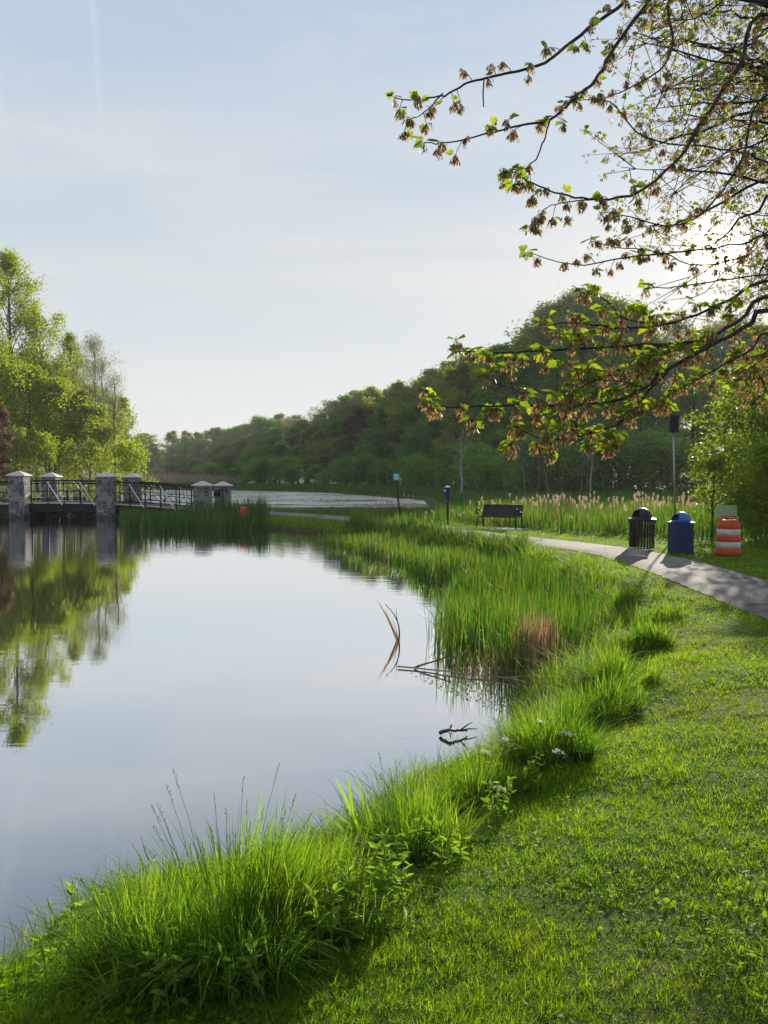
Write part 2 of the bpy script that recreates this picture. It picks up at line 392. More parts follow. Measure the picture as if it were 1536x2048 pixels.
# ground sheet: polar grid, finest in front of the camera
ang = np.concatenate([np.linspace(-48, 48, 400), np.linspace(48, 312, 130)[1:-1]]) * np.pi / 180
rad = np.concatenate([[0.0], np.geomspace(.35, 480, 400)])
A_, R_ = np.meshgrid(ang, rad[1:], indexing='xy')
X, Y = R_ * np.sin(A_), R_ * np.cos(A_)
Hh = height(X, Y)
nv, na = X.shape
V = np.stack([X, Y, Hh], 2).reshape(-1, 3); V = np.concatenate([V, [[0, 0, hz(0, 0)]]])
i, j = np.meshgrid(np.arange(nv - 1), np.arange(na), indexing='ij'); j2 = (j + 1) % na
a, b, c, d = i * na + j, i * na + j2, (i + 1) * na + j2, (i + 1) * na + j
T = np.concatenate([np.stack([a, c, b], -1).reshape(-1, 3), np.stack([a, d, c], -1).reshape(-1, 3)])
k = np.arange(na); T = np.concatenate([T, np.stack([np.full(na, nv * na), k, (k + 1) % na], -1)])
acc = Acc(); acc.add(V, T)
m, t, out = mat('ground_soil_and_turf'); pos = t.new('ShaderNodeNewGeometry').outputs['Position']
n1 = t.noise(pos, 6, 6, .7); n2 = t.noise(pos, .4, 4, .6)
gc = t.mix(t.maprange(n1, .35, .65), (.025, .055, .005), (.06, .11, .008))
gc = t.mix(t.maprange(n2, .5, .7, 0, .6, True), gc, (.08, .09, .03))
sz = t.new('ShaderNodeSeparateXYZ'); t.link(pos, sz.inputs[0])
gc = t.mix(t.maprange(sz.outputs[2], .05, .22, 1, 0, True), gc, t.mix(t.maprange(n1, .35, .65), (.03, .024, .014), (.09, .07, .04)))
p = principled(t, Base_Color=gc, Roughness=.95); p.inputs['Specular IOR Level'].default_value = .1
t.link(bump(t, n1, .8, .05), p.inputs['Normal']); t.link(p.outputs[0], out.inputs[0]); M['ground'] = m
g_o = acc.build('ground', m, smooth=True); tag(g_o, 'grassy park ground around the ponds', kind='structure')

# path of worn asphalt
def ribbon(cl, half, z0, jit=.0, cols=5):
    cl = np.asarray(cl); tn = np.gradient(cl, axis=0); tn /= np.linalg.norm(tn, axis=1)[:, None]
    nr = np.stack([tn[:, 1], -tn[:, 0]], 1); V = []
    for i in range(len(cl)):
        for q in range(cols):
            s = (q / (cols - 1)) * 2 - 1; wv = half + (jit * (math.sin(i * 1.7) + .6 * math.sin(i * .63 + q)) if abs(s) == 1 else 0)
            x, y = cl[i] + nr[i] * s * wv; V.append((x, y, 0))
    V = np.array(V); V[:, 2] = height(V[:, 0], V[:, 1], False) + z0 - .03 * (np.tile(np.abs(np.linspace(-1, 1, cols)) == 1, len(cl)))
    T = []
    for i in range(len(cl) - 1):
        for q in range(cols - 1):
            a = i * cols + q; T += [(a, a + 1, a + cols + 1), (a, a + cols + 1, a + cols)]
    return V, T
dense = smooth_path([(x, y, 0) for x, y in PATHC], 24)[:, :2]
acc = Acc(); acc.add(*ribbon(dense, .86, .045, .025, 9))
m, t, out = mat('worn_asphalt'); pos = t.new('ShaderNodeNewGeometry').outputs['Position']
vor = t.new('ShaderNodeTexVoronoi', feature='F1'); vor.inputs['Scale'].default_value = .62
t.link(t.mapping(pos, rot=(0, 0, .5), sc=(1, .6, 1)), vor.inputs['Vector'])
cellc = t.new('ShaderNodeSeparateColor'); t.link(vor.outputs['Color'], cellc.inputs[0])
c = t.mix(t.maprange(cellc.outputs[0], .1, .9, 0, 1), (.14, .136, .13), (.28, .27, .255))
c = t.mix(t.maprange(t.noise(pos, 95, 3, .7), .38, .62, 0, .75), c, (.045, .043, .04))
c = t.mix(t.maprange(t.noise(pos, 140, 2, .6), .6, .7, 0, .6), c, (.5, .48, .45))
crk = t.new('ShaderNodeTexVoronoi', feature='DISTANCE_TO_EDGE'); crk.inputs['Scale'].default_value = .5
wv_ = t.mix(.12, pos, t.noise(pos, 2.5, 4, out=1), 'ADD'); t.link(wv_, crk.inputs['Vector'])
c = t.mix(t.maprange(crk.outputs[0], .004, .014, .8, 0), c, (.03, .028, .025))
c = t.mix(t.maprange(t.noise(pos, 1.2, 5, .65), .55, .75, 0, .5, True), c, (.16, .14, .10))
p = principled(t, Base_Color=c, Roughness=.9); p.inputs['Specular IOR Level'].default_value = .12
t.link(bump(t, t.noise(pos, 120, 3, .7), .5, .006), p.inputs['Normal']); t.link(p.outputs[0], out.inputs[0]); M['asphalt'] = m
tag(acc.build('path', m, smooth=True), 'curving grey asphalt footpath from the bridge past the bins', kind='structure')

# still water
m, t, out = mat('pond_water'); pos = t.new('ShaderNodeNewGeometry').outputs['Position']
lw = t.new('ShaderNodeLayerWeight'); lw.inputs[0].default_value = .5
fac = t.ramp(lw.outputs['Facing'], [(0, (.05,) * 3), (.38, (.16,) * 3), (.5, (.31,) * 3), (.64, (.68,) * 3), (.78, (.9,) * 3), (1, (.97,) * 3)])
dist = t.vm('LENGTH', pos)
rip = t.noise(t.mapping(pos, sc=(.5, 2.2, 1)), 1.6, 3, .5, .4)
rip2 = t.noise(t.mapping(pos, sc=(1.0, 5, 1)), 2.2, 2, .5)
far = t.maprange(dist, 14, 55, .12, 1.0, True)
patchy = t.maprange(t.noise(pos, .11, 3), .4, .6, .4, 1.1)
streak = t.maprange(t.noise(t.mapping(pos, sc=(.05, .30, 1)), 1.0, 4, .6), .42, .56, .15, 1, True)
breeze = t.math('ADD', 1.0, t.math('MULTIPLY', t.math('MULTIPLY', t.maprange(dist, 56, 75, 0, 1, True), streak), 14.0))
hgt = t.math('MULTIPLY', t.math('MULTIPLY', t.math('ADD', rip, t.math('MULTIPLY', rip2, .4)), t.math('MULTIPLY', far, patchy)), breeze)
nb = t.new('ShaderNodeBump'); nb.inputs['Strength'].default_value = .22; nb.inputs['Distance'].default_value = .05; t.link(hgt, nb.inputs['Height'])
gl = t.new('ShaderNodeBsdfGlossy'); gl.inputs['Roughness'].default_value = .015; gl.inputs[0].default_value = (.97, .98, 1, 1); t.link(nb.outputs[0], gl.inputs['Normal'])
df = t.new('ShaderNodeBsdfDiffuse'); df.inputs[0].default_value = (.018, .026, .026, 1)
mx = t.new('ShaderNodeMixShader'); t.link(fac, mx.inputs[0]); t.link(df.outputs[0], mx.inputs[1]); t.link(gl.outputs[0], mx.inputs[2]); t.link(mx.outputs[0], out.inputs[0])
acc = Acc(); acc.add([(-300, -80, 0), (200, -80, 0), (200, 260, 0), (-300, 260, 0)], [(0, 1, 2), (0, 2, 3)])
tag(acc.build('water', m), 'calm pond water mirroring sky and trees', kind='structure')

# ------------------------------------------------------------------ lawn
def sample_polar(n_target, r0, r1, p, a0, a1, g):
    """radial density falling as r^-p, returns x, y"""
    u = g.random(n_target); e = 2 - p
    r = (r0 ** e + u * (r1 ** e - r0 ** e)) ** (1 / e) if abs(e) > 1e-6 else r0 * (r1 / r0) ** u
    a = g.uniform(a0, a1, n_target); return r * np.sin(a), r * np.cos(a), r
acc = Acc()
x, y, r = sample_polar(860000, 1.6, 48, 1.65, R(-34), R(38), rng)
keep = (shore(x, y) > .22) & (seg_dist(x, y, list(map(tuple, PATH[::2])), False) > .80 + .07 * rng.random(len(x)))
x, y, r = x[keep], y[keep], r[keep]
patchn = np.sin(x * 1.7 + np.sin(y * 2.1)) * np.sin(y * 1.3 + 1.5 * np.sin(x * .9)) + .6 * np.sin(x * 5.1 + y * 3.3) * np.sin(y * 4.7 - x * 2.9)
P = np.stack([x, y, height(x, y) - .005], 1)
sc = np.clip((r / 3.0) ** .62, .85, 5.5)
chunk = np.sin(x * 31 + 3 * np.sin(y * 17)) * np.sin(y * 27 + 2.5 * np.sin(x * 19)) + .7 * np.sin(x * 13 + 2 * np.sin(y * 9)) * np.sin(y * 11 - 2 * np.sin(x * 7))
hgt = (.019 + .023 * rng.random(len(x))) * (1 + .30 * patchn + .42 * chunk).clip(.55, 3) * np.clip(sc ** .35, 1, 1.5)
# longer by the water's edge and along the path rim
dsh = shore(x, y); hgt *= 1 + 1.6 * np.exp(-np.maximum(dsh - .2, 0) / .3)
rn = np.clip(rng.random(len(x)) * .8 + .12 * patchn + .14 * chunk, 0, 1); rn = rn * .86; rn[rng.random(len(x)) < .025] = 1.0
blades(acc, P, hgt, .0036 * sc, rng.uniform(.1, .9, len(x)), rng.uniform(0, .8, len(x)), segs=2, rnd=rn)
lawn = acc.build('lawn_grass', M['lawn']); tag(lawn, 'short mown bright green lawn along the water and path', 'grass', kind='stuff')
# clover and other small broad leaves in the lawn
acc = Acc(); x, y, r = sample_polar(26000, 1.6, 14, 1.5, R(-30), R(36), rng)
cx = np.sin(x * 2.3 + 1) * np.sin(y * 1.9) + .5 * np.sin(x * 6 + y * 5)
keep = (shore(x, y) > .3) & (seg_dist(x, y, list(map(tuple, PATH[::3])), False) > .95) & (cx > .15 - .6 * rng.random(len(x)))
x, y = x[keep], y[keep]; P = np.stack([x, y, height(x, y) + .012 + .02 * rng.random(len(x))], 1)
scatter(acc, OV_V * np.array([1, 1.5, 1]), OV_T, P, frames(len(x), rng, .75), .012 + .016 * rng.random(len(x)), rng.random(len(x)))
tag(acc.build('clover', M['clover']), 'small clover and weed leaves scattered through the lawn', 'ground cover', kind='stuff')

# rough knee-high fringe between lawn and water
acc = Acc(); x, y, r = sample_polar(330000, 2.0, 46, 1.5, R(-38), R(30), rng); ds = shore(x, y)
cl_ = np.sin(x * 2.9 + y) * np.sin(y * 2.1 - x * 1.3)
keep = (ds > -.02) & (ds < (.75 + .4 * cl_) * (.55 + .45 * sstep(y, 5, 9))) & ((y > 7) | (cl_ > -.2 - .7 * rng.random(len(x)))) & (y < 38) & (seg_dist(x, y, list(map(tuple, PATH[::3])), False) > 1.0)
x, y, r, ds, cl_ = x[keep], y[keep], r[keep], ds[keep], cl_[keep]
P = np.stack([x, y, height(x, y) - .01], 1); sc = np.clip((r / 4.0) ** .6, .9, 4)
blades(acc, P, (.10 + .24 * rng.random(len(x))) * (1.05 + .6 * cl_) * (1.2 - .6 * np.clip(ds, 0, 1)) * (.62 + .38 * sstep(y, 5, 8)) * np.clip(sc ** .4, 1, 1.7), .0042 * sc, rng.uniform(.05, .5, len(x)), rng.uniform(.1, .9, len(x)), segs=4)
tag(acc.build('shore_grass', M['sedge']), 'unmown fringe of long grass along the pond edge', 'grass', kind='stuff')

# ------------------------------------------------------------------ single sedge tussocks on the bank
def tussock(px, py, hgt, rad_, n, label, g=None, col=M['sedge'], azb=None, wide=1.0):
    base = GG(px, py); bx, by = base.x, base.y
    g = np.random.default_rng(int(px * 7 + py)); bz = hz(bx, by)
    nc = 9; ca = g.uniform(0, 2 * np.pi, nc); cr = rad_ * .55 * np.sqrt(g.random(nc)); ccx, ccy = cr * np.cos(ca) * 1.25, cr * np.sin(ca)
    chh = g.uniform(.8, 1.02, nc) * (1.1 - .5 * cr / (rad_ * .55)); cw = g.uniform(.5, 1, nc); cl_az = g.uniform(0, 2 * np.pi, nc); ch = g.choice(nc, n, p=cw / cw.sum())
    a1 = g.uniform(0, 2 * np.pi, n); rr = rad_ * .20 * np.sqrt(g.random(n))
    P = np.stack([ccx[ch] + rr * np.cos(a1), ccy[ch] + rr * np.sin(a1), np.zeros(n)], 1)
    P[:, 2] = height(P[:, 0] + bx, P[:, 1] + by) - bz - .02
    own = np.arctan2(ccy[ch], ccx[ch]); az = np.where(g.random(n) < .5, own, np.where(g.random(n) < .5, cl_az[ch], a1)) + g.normal(0, .8, n); out_ = np.hypot(P[:, 0], P[:, 1]) / (rad_ * .6)
    D = math.hypot(bx, by); wd = .0044 * max(1, (D / 3.6) ** .6) * wide
    hh = hgt * g.uniform(.35, 1.12, n) * chh[ch]
    blades_acc = Acc()
    bend = g.uniform(.0, .55, n) * (.35 + .8 * out_); far_ = g.random(n) < .10; bend[far_] += .6
    rn = np.clip(ch / nc * .4 + g.random(n) * .6, 0, 1)
    blades(blades_acc, P, hh, wd * g.uniform(.55, 1.7, n), g.uniform(.0, .34, n), bend, az=az, segs=6, g=g, taper=1.1, rnd=rn)
    # lower skirt of fallen old blades
    k = n // 12; a2 = g.uniform(0, 2 * np.pi, k)
    P2 = np.stack([rad_ * .35 * np.cos(a2), rad_ * .35 * np.sin(a2), np.zeros(k)], 1); P2[:, 2] = height(P2[:, 0] + bx, P2[:, 1] + by) - bz
    blades(blades_acc, P2, hgt * g.uniform(.3, .7, k), wd, g.uniform(.5, 1.0, k), g.uniform(.2, .7, k), az=a2, segs=5, g=g)
    k = max(4, n // 160); a3 = g.uniform(0, 2 * np.pi, k); tip = []
    for q in range(k):
        L = hgt * g.uniform(.75, 1.12); le = g.uniform(.05, .4); x0, y0 = rad_ * .25 * math.cos(a3[q]), rad_ * .25 * math.sin(a3[q])
        pts = [(x0 + le * L * s * s * math.cos(a3[q]), y0 + le * L * s * s * math.sin(a3[q]), L * s) for s in (0, .35, .7, 1)]
        sweep(blades_acc, pts, [.0016, .0013, .001, .0007], 4)
        for e in range(7):
            f = .88 + .12 * e / 7
            tip.append((x0 + le * L * f * f * math.cos(a3[q]), y0 + le * L * f * f * math.sin(a3[q]), L * f))
    tip = np.array(tip); scatter(blades_acc, OV_V * np.array([1, .6, 1]), OV_T, tip, frames(len(tip), g, 0, -2.5), .014, np.full(len(tip), .1))
    root = blades_acc.build('grass_tussock', col, None, loc=(bx, by, bz)); tag(root, label, 'grass tussock', 'sedge tussocks along the bank')
    return root
tussock(460, 1880, .56, .60, 4600, 'largest dark-hearted sedge tussock in the foreground, hanging over the water')
tussock(610, 1850, .34, .42, 1100, 'sedge tussock joined to the right side of the largest foreground tussock')
tussock(300, 1945, .40, .42, 1300, 'low sedge tussock by the bank at the lower left corner')
tussock(820, 1705, .46, .42, 2000, 'upright sedge tussock beside the broad iris leaves')
tussock(945, 1618, .40, .40, 1500, 'sedge tussock just below the floating black driftwood')
tussock(1110, 1520, .60, .46, 2200, 'rounded sedge tussock with white flowers in front of it')
tussock(1200, 1440, .50, .42, 1300, 'sedge tussock on the bank right behind the flowered one')
tussock(1245, 1370, .48, .45, 1300, 'sedge tussock right of the dead red-brown stalks')
tussock(1290, 1300, .50, .42, 1100, 'arching sedge tussock at the lawn edge right of the cattail bed')
tussock(1235, 1225, .50, .45, 1000, 'sedge tussock at the right rear corner of the near cattail bed')
tussock(1125, 1165, .5, .5, 900, 'dark low sedge tussock behind the near cattail bed')
tussock(1060, 1150, .5, .5, 800, 'small sedge tussock between the two cattail beds')

# ------------------------------------------------------------------ cattail and reed beds
def poly_sample(poly, n, g):
    poly = np.array(poly); lo, hi = poly.min(0), poly.max(0); out_ = np.zeros((0, 2))
    while len(out_) < n:
        q = g.uniform(lo, hi, (n * 2, 2)); q = q[inside(q[:, 0], q[:, 1], list(map(tuple, poly)))]; out_ = np.concatenate([out_, q])
    return out_[:n]
def bed(name, poly, n, h0, h1, wd, matn, label, cat='reeds', lean=.12, bend=.16, seed=1, clump=.5, minz=-.12, segs=4, pathgap=.9):
    g = np.random.default_rng(seed); q = poly_sample(poly, n, g)
    if clump > 0:
        f = np.sin(q[:, 0] * 3.1 + 1.2 * np.sin(q[:, 1] * 2.2)) * np.sin(q[:, 1] * 2.7 + np.sin(q[:, 0] * 1.9)); q = q[f > -1 + clump * 1.3 * g.random(len(q)) ** .5]
    q = q[seg_dist(q[:, 0], q[:, 1], list(map(tuple, PATH[::2])), False) > pathgap]
    z = np.maximum(height(q[:, 0], q[:, 1]), minz); N = len(q)
    q = q + .06 * g.normal(size=q.shape)
    a = Acc(); big = .8 + .2 * np.sin(q[:, 0] * .9) * np.cos(q[:, 1] * .7)
    blades(a, np.column_stack([q, z]), g.uniform(h0, h1, N) * big, wd * g.uniform(.6, 1.3, N), g.uniform(0, lean, N), g.uniform(0, bend, N) + (g.random(N) < .08) * .4, segs=segs, g=g)
    o = a.build(name, M[matn]); return tag(o, label, cat, kind='stuff')
W0 = lambda L: [tuple(G(a, b, 0)[:2]) for a, b in L]
near_bed = W0([(862, 1295), (905, 1330), (985, 1348), (1080, 1352), (1150, 1330), (1200, 1290), (1185, 1215), (1090, 1165), (985, 1155), (900, 1190)])
bed('cattail_bed', near_bed, 7000, .5, 1.05, .014, 'cattail', 'dense green cattail bed standing in the near water', seed=3, lean=.13)
bed('dry_stalks', W0([(905, 1336), (985, 1352), (1120, 1352), (1165, 1330), (1150, 1316), (960, 1322)]), 800, .15, .55, .012, 'dry', 'dead brown stalks among the near cattails', lean=.5, bend=.3, seed=4)
bed('dry_stalks', W0([(1048, 1352), (1100, 1352), (1098, 1318), (1052, 1318)]), 420, .5, .9, .012, 'dry', 'upright clump of dead red-brown stalks in the near cattails', lean=.15, bend=.1, seed=5, clump=0)
shore_bed = W0([(640, 1084), (720, 1108), (800, 1132), (865, 1166), (905, 1160), (950, 1140), (960, 1110), (930, 1088), (840, 1074), (720, 1064)])
bed('cattail_bed', shore_bed, 11000, .45, .92, .020, 'cattail', 'long green cattail bed lining the shore below the bench', seed=6, lean=.14)
bed('cattail_bed', W0([(950, 1140), (1060, 1128), (1050, 1112), (1010, 1098), (940, 1086), (955, 1110)]), 2200, .3, .62, .02, 'cattail', 'low thin cattails just below the path, right of the bench', seed=61)
bed('dry_stalks', shore_bed, 1100, .3, .85, .016, 'dry', 'scattered dead stalks in the cattails below the bench', seed=7, lean=.3)
bridge_bed = W0([(236, 1046), (250, 1058), (330, 1063), (440, 1064), (530, 1060), (536, 1050), (420, 1046), (300, 1042)])
bed('reed_bed', bridge_bed, 5200, .75, 1.35, .028, 'reedfar', 'dark green reed bed at the foot of the bridge', seed=8, lean=.12)
bed('dry_stalks', bridge_bed, 520, .5, 1.3, .02, 'dry', 'pale dead stems in the reeds at the bridge', seed=9, lean=.3)
back_bed = [(2.0, 33.6), (4.3, 30.2), (5.8, 28.2), (8.4, 24.8), (11.5, 23.5), (16, 24), (20, 30), (18, 44), (8, 46), (4.5, 42), (2.5, 38)]
bed('cattail_bed', back_bed, 17000, .55, 1.05, .026, 'cattail', 'tall cattail bed behind the bench and bins', seed=10, lean=.1, pathgap=1.4)
bed('reed_bed', [(4.8, 46), (20, 44), (34, 60), (40, 100), (34, 122), (14, 124), (2, 112), (4.5, 80)], 26000, .6, 1.0, .07, 'reedfar', 'marsh of dark reeds between the cattails and the right woods', seed=11, segs=2, clump=.3)
bed('reed_bed', [(4.5, 79), (-9, 118), (-29, 142), (-60, 147), (-60, 185), (-10, 165), (6, 140), (14, 110)], 22000, .8, 1.25, .10, 'reedfar', 'green reed strip along the far side of the back pond', seed=12, segs=2, clump=.0)
bed('reed_bed', [(-100, 170), (-42, 190), (-40, 225), (-100, 225)], 9000, 2.6, 4.2, .16, 'tan', 'pinkish tan reeds in the distance above the bridge', seed=13, segs=2, clump=.0)
bed('meadow_grass', [(-24, 55), (-33, 70), (-44, 100), (-50, 145), (-95, 170), (-80, 60), (-40, 48), (-28, 48.5)], 26000, .35, .9, .05, 'reedfar', 'rough grass under the trees left of the bridge', 'grass', seed=14, segs=2)
bed('meadow_grass', [(-12.5, 50), (-9, 46.8), (-4.8, 42.3), (-1.2, 38.6), (1, 35.5), (2.4, 33), (3, 36), (1.6, 39.5), (-1, 40.2), (-5, 44), (-9, 49)], 6500, .2, .62, .02, 'cattail', 'rough grass between the path and the back pond', 'grass', seed=15, pathgap=1.05)

# fluffy seed heads
def cattail_proto():
    root = empty('cattail', (0, 0, 0), 'x', 'cattail')
    a = Acc(); sweep(a, [(0, 0, 0), (.01, .0, .5), (.03, .01, 1.0), (.05, .01, 1.22)], [.006, .005, .004, .002], 5); a.build('stem', M['dry'], root)
    g = np.random.default_rng(5); n = 420; a = Acc(); t_ = g.random(n); an = g.uniform(0, 6.28, n); rr = .034 * np.sin(np.pi * (t_ * .9 + .05)) ** .5
    P = np.stack([.035 + rr * .5 * np.cos(an), rr * .5 * np.sin(an), 1.0 + .19 * t_], 1)
    blades(a, P, .025 + .012 * g.random(n), .006, 1.1, .2, az=an, segs=2, g=g); a.build('seed_head', M['fluff'], root)
    return root
ct = cattail_proto()
ctp = [(735, 1037, 1010), (752, 1036, 1004), (762, 1040, 1008), (775, 1034, 1000), (783, 1036, 1003), (803, 1046, 1012), (811, 1046, 1010), (820, 1054, 1022), (829, 1052, 1020),
       (851, 1066, 1034), (862, 1062, 1026), (868, 1068, 1030), (874, 1066, 1028), (904, 1058, 1022), (918, 1074, 1040), (926, 1066, 1024), (808, 1016, 985), (818, 1018, 988), (826, 1020, 990)]
where = ['left of the blue sign', 'left of the blue sign', 'just left of the blue sign post', 'just left of the blue sign post', 'touching the blue sign post on its left',
         'just right of the blue sign post', 'just right of the blue sign post', 'between the blue sign and the box post', 'between the blue sign and the box post', 'left of the box post', 'left of the box post',
         'left of the box post, lower', 'close left of the box post', 'close right of the box post', 'low, right of the box post', 'tallest right of the box post', 'far behind the blue sign post', 'far behind the blue sign post', 'far behind, right of the sign']
ords = ['first', 'second', 'third', 'fourth', 'fifth', 'sixth', 'seventh', 'eighth', 'ninth', 'tenth', 'eleventh', 'twelfth', 'thirteenth', 'fourteenth', 'fifteenth', 'sixteenth', 'a', 'b', 'c']
for i, (px, py, pt) in enumerate(ctp):
    o = ct if i == 0 else copy_tree(ct)
    b = G(px, py, .15)
    if py < 1030: b = DP(px, py, 52)
    o.location = (b.x, b.y, max(0, hz(b.x, b.y))); o.rotation_euler = (0, 0, i * 1.3)
    zt = DP(px, pt, b.y).z - o.location.z; s = max(.5, zt / 1.2); o.scale = (1.15, 1.15, s)
    lab = 'pale fluffy cattail head ' + where[i]
    if i < 16: lab = '%s fluffy cattail from the left along the path, %s' % (ords[i], where[i].replace('blue ', '').replace(' post', ''))
    tag(o, lab, 'cattail', 'fluffy cattails along the path')
def fluff_row(poly, n, z0, z1, s, label, seed):
    g = np.random.default_rng(seed); q = poly_sample(poly, n, g); a = Acc(); z = np.maximum(height(q[:, 0], q[:, 1]), 0)
    top = z + g.uniform(z0, z1, n) * (.75 + .25 * g.random(n)); L = .17 * g.uniform(.7, 1.3, n)
    segs_tube(a, np.column_stack([q, z]), np.column_stack([q, top]), .006, .005, 4)
    for k_ in range(46):
        an = g.uniform(0, 6.28, n); f = g.random(n)
        P = np.column_stack([q[:, 0] + .012 * np.cos(an), q[:, 1] + .012 * np.sin(an), top - L * f])
        blades(a, P, .028 * s * g.uniform(.6, 1.2, n), .014 * s, 1.2, .2, az=an, segs=2, g=g)
    tag(a.build('cattail_heads', M['fluff']), label, 'cattails', kind='stuff')
fluff_row([(3.0, 34), (5, 31.5), (9, 27.0), (13, 26), (18, 28), (19, 34), (9, 38), (4.5, 38)], 240, 1.0, 1.3, 1.3, 'row of pale fluffy cattail heads above the bed behind bench and bins', 21)

# lily pads and surface bits
g = np.random.default_rng(31); a = Acc(); ang8 = np.linspace(.3, 2 * np.pi - .3, 11)
PV = np.array([(0, 0, 0)] + [(math.cos(x_), math.sin(x_), 0) for x_ in ang8]); PT = [(0, i_, i_ + 1) for i_ in range(1, 11)]
q = poly_sample([(-40, 75), (-10, 60), (3, 62), (3, 76), (-10, 112), (-28, 136), (-44, 138)], 7000, g); f = np.sin(q[:, 0] * .35 + 1) * np.sin(q[:, 1] * .22); q = q[f > .05]
Fz = np.zeros((len(q), 3, 3)); aa = g.uniform(0, 6.28, len(q)); Fz[:, 0, 0] = np.cos(aa); Fz[:, 1, 0] = np.sin(aa); Fz[:, 0, 1] = -np.sin(aa); Fz[:, 1, 1] = np.cos(aa); Fz[:, 2, 2] = 1
scatter(a, PV, PT, np.column_stack([q, np.full(len(q), .006)]), Fz, g.uniform(.1, .24, len(q)), g.random(len(q)))
tag(a.build('lily_pads', M['lily']), 'small lily pads scattered over the back pond', 'lily pads', kind='stuff')
a = Acc(); q = poly_sample(W0([(820, 1345), (900, 1352), (1040, 1362), (1040, 1440), (930, 1400), (850, 1365)]), 420, g)
aa = g.uniform(0, 6.28, len(q)); Fz = np.zeros((len(q), 3, 3)); Fz[:, 0, 0] = np.cos(aa); Fz[:, 1, 0] = np.sin(aa); Fz[:, 0, 1] = -np.sin(aa); Fz[:, 1, 1] = np.cos(aa); Fz[:, 2, 2] = 1
scatter(a, PV * np.array([1, .6, 1]), PT, np.column_stack([q, np.full(len(q), .004)]), Fz, g.uniform(.006, .02, len(q)), g.random(len(q)))
tag(a.build('duckweed', M['lily']), 'specks of floating plant debris by the near cattails', 'floating debris', kind='stuff')

# ------------------------------------------------------------------ hard-surface helpers
def bmo(name, bm, m, parent=None, smooth=False, bevel=0.0):
    me = bpy.data.meshes.new(name); bmesh.ops.recalc_face_normals(bm, faces=bm.faces); bm.to_mesh(me); bm.free()
    o = bpy.data.objects.new(name, me); COL.objects.link(o); me.materials.append(m)
    if parent: o.parent = parent
    if smooth:
        for p_ in me.polygons: p_.use_smooth = True
    if bevel:
        md = o.modifiers.new('bevel', 'BEVEL'); md.width = bevel; md.segments = 2; md.limit_method = 'ANGLE'
    return o
def box(bm, c, s, rz=0, rx=0, ry=0):
    mt = Matrix.Translation(c) @ Matrix.Rotation(rz, 4, 'Z') @ Matrix.Rotation(ry, 4, 'Y') @ Matrix.Rotation(rx, 4, 'X') @ Matrix.Diagonal((s[0], s[1], s[2], 1))
    bmesh.ops.create_cube(bm, size=1, matrix=mt)
def lathe(bm, prof, n=32, c=(0, 0)):
    rings = []
    for r_, z_ in prof:
        rings.append([bm.verts.new((c[0] + r_ * math.cos(2 * math.pi * i / n), c[1] + r_ * math.sin(2 * math.pi * i / n), z_)) for i in range(n)])
    for a, b in zip(rings, rings[1:]):
        for i in range(n): bm.faces.new((a[i], a[(i + 1) % n], b[(i + 1) % n], b[i]))
    return rings
def bar(bm, p0, p1, w_, h_=None):
    """square bar from p0 to p1"""
    p0, p1 = Vector(p0), Vector(p1); d = p1 - p0; L = d.length; q = d.to_track_quat('X', 'Z').to_matrix().to_4x4()
    bmesh.ops.create_cube(bm, size=1, matrix=Matrix.Translation((p0 + p1) / 2) @ q @ Matrix.Diagonal((L, w_, h_ or w_, 1)))
def tube(bm, pts, r_, n=8):
    a = Acc(); sweep(a, pts, r_, n); v = np.concatenate(a.v); t_ = np.concatenate(a.t)
    vs = [bm.verts.new(tuple(map(float, q))) for q in v]
    for f in t_:
        try: bm.faces.new([vs[i] for i in f])
        except ValueError: pass

M['black'] = paint('black_powder_coat', (.008, .009, .011), .5, .0, .3, 5, .25, (.03, .027, .024), .25)
M['navy'] = paint('navy_painted_steel', (.007, .022, .085), .45, .0, .2, 3, .35, (.02, .03, .05), .25)
M['bluedome'] = paint('blue_plastic', (.025, .12, .42), .45, 0, .15, 4, .25, (.05, .09, .16), .35)
M['greydome'] = paint('black_plastic_lid', (.016, .016, .024), .45, 0, .25, 4, .3, (.05, .05, .05), .3)
M['orange'] = paint('orange_drum_plastic', (.50, .065, .015), .6, 0, .2, 5, .6, (.22, .06, .03), .3)
M['retro'] = paint('white_reflective_band', (.46, .48, .48), .55, 0, .12, 9, .6, (.22, .2, .17), .3)
M['rubber'] = paint('black_rubber', (.02, .02, .02), .8)
M['signgreen'] = paint('pale_green_sign', (.30, .40, .24), .55, 0, .05, 3)
M['signblue'] = paint('blue_sign_face', (.16, .42, .55), .4, 0, .04, 4)
M['white'] = paint('white_paint', (.72, .72, .70), .4, 0, .08, 5)
M['wood'] = paint('weathered_post_wood', (.07, .05, .035), .85, 0, .35, 9, .4, bmp=.4)
M['steel'] = paint('galvanised_pole', (.32, .31, .27), .45, .6, .15, 8)
M['capstone'] = paint('cast_stone_cap', (.50, .46, .41), .8, 0, .14, 7, .5, (.25, .23, .2), .2, .25)
M['concrete'] = paint('concrete', (.42, .40, .37), .85, 0, .15, 4, .4, (.2, .18, .15), .2, .3)
M['darksteel'] = paint('dark_green_black_steel', (.007, .011, .012), .55, 0, .3, 6, .2, (.03, .02, .015), .2)
M['palekerb_sunstrut'] = paint('pale_kerb_and_sunlit_strut', (.55, .53, .48), .45, .1, .12, 6, .3, (.2, .15, .1))  # on the braces this pale tone is sunlight put into the colour; kerb shares it
M['rock'] = paint('riprap_stone', (.22, .18, .14), .85, 0, .4, 3, .5, (.1, .08, .06), .2, .5)
M['driftwood'] = paint('wet_driftwood', (.03, .024, .02), .5, 0, .4, 12, bmp=.5)
M['stick'] = paint('bleached_stick', (.22, .18, .14), .7, 0, .35, 14, bmp=.4)
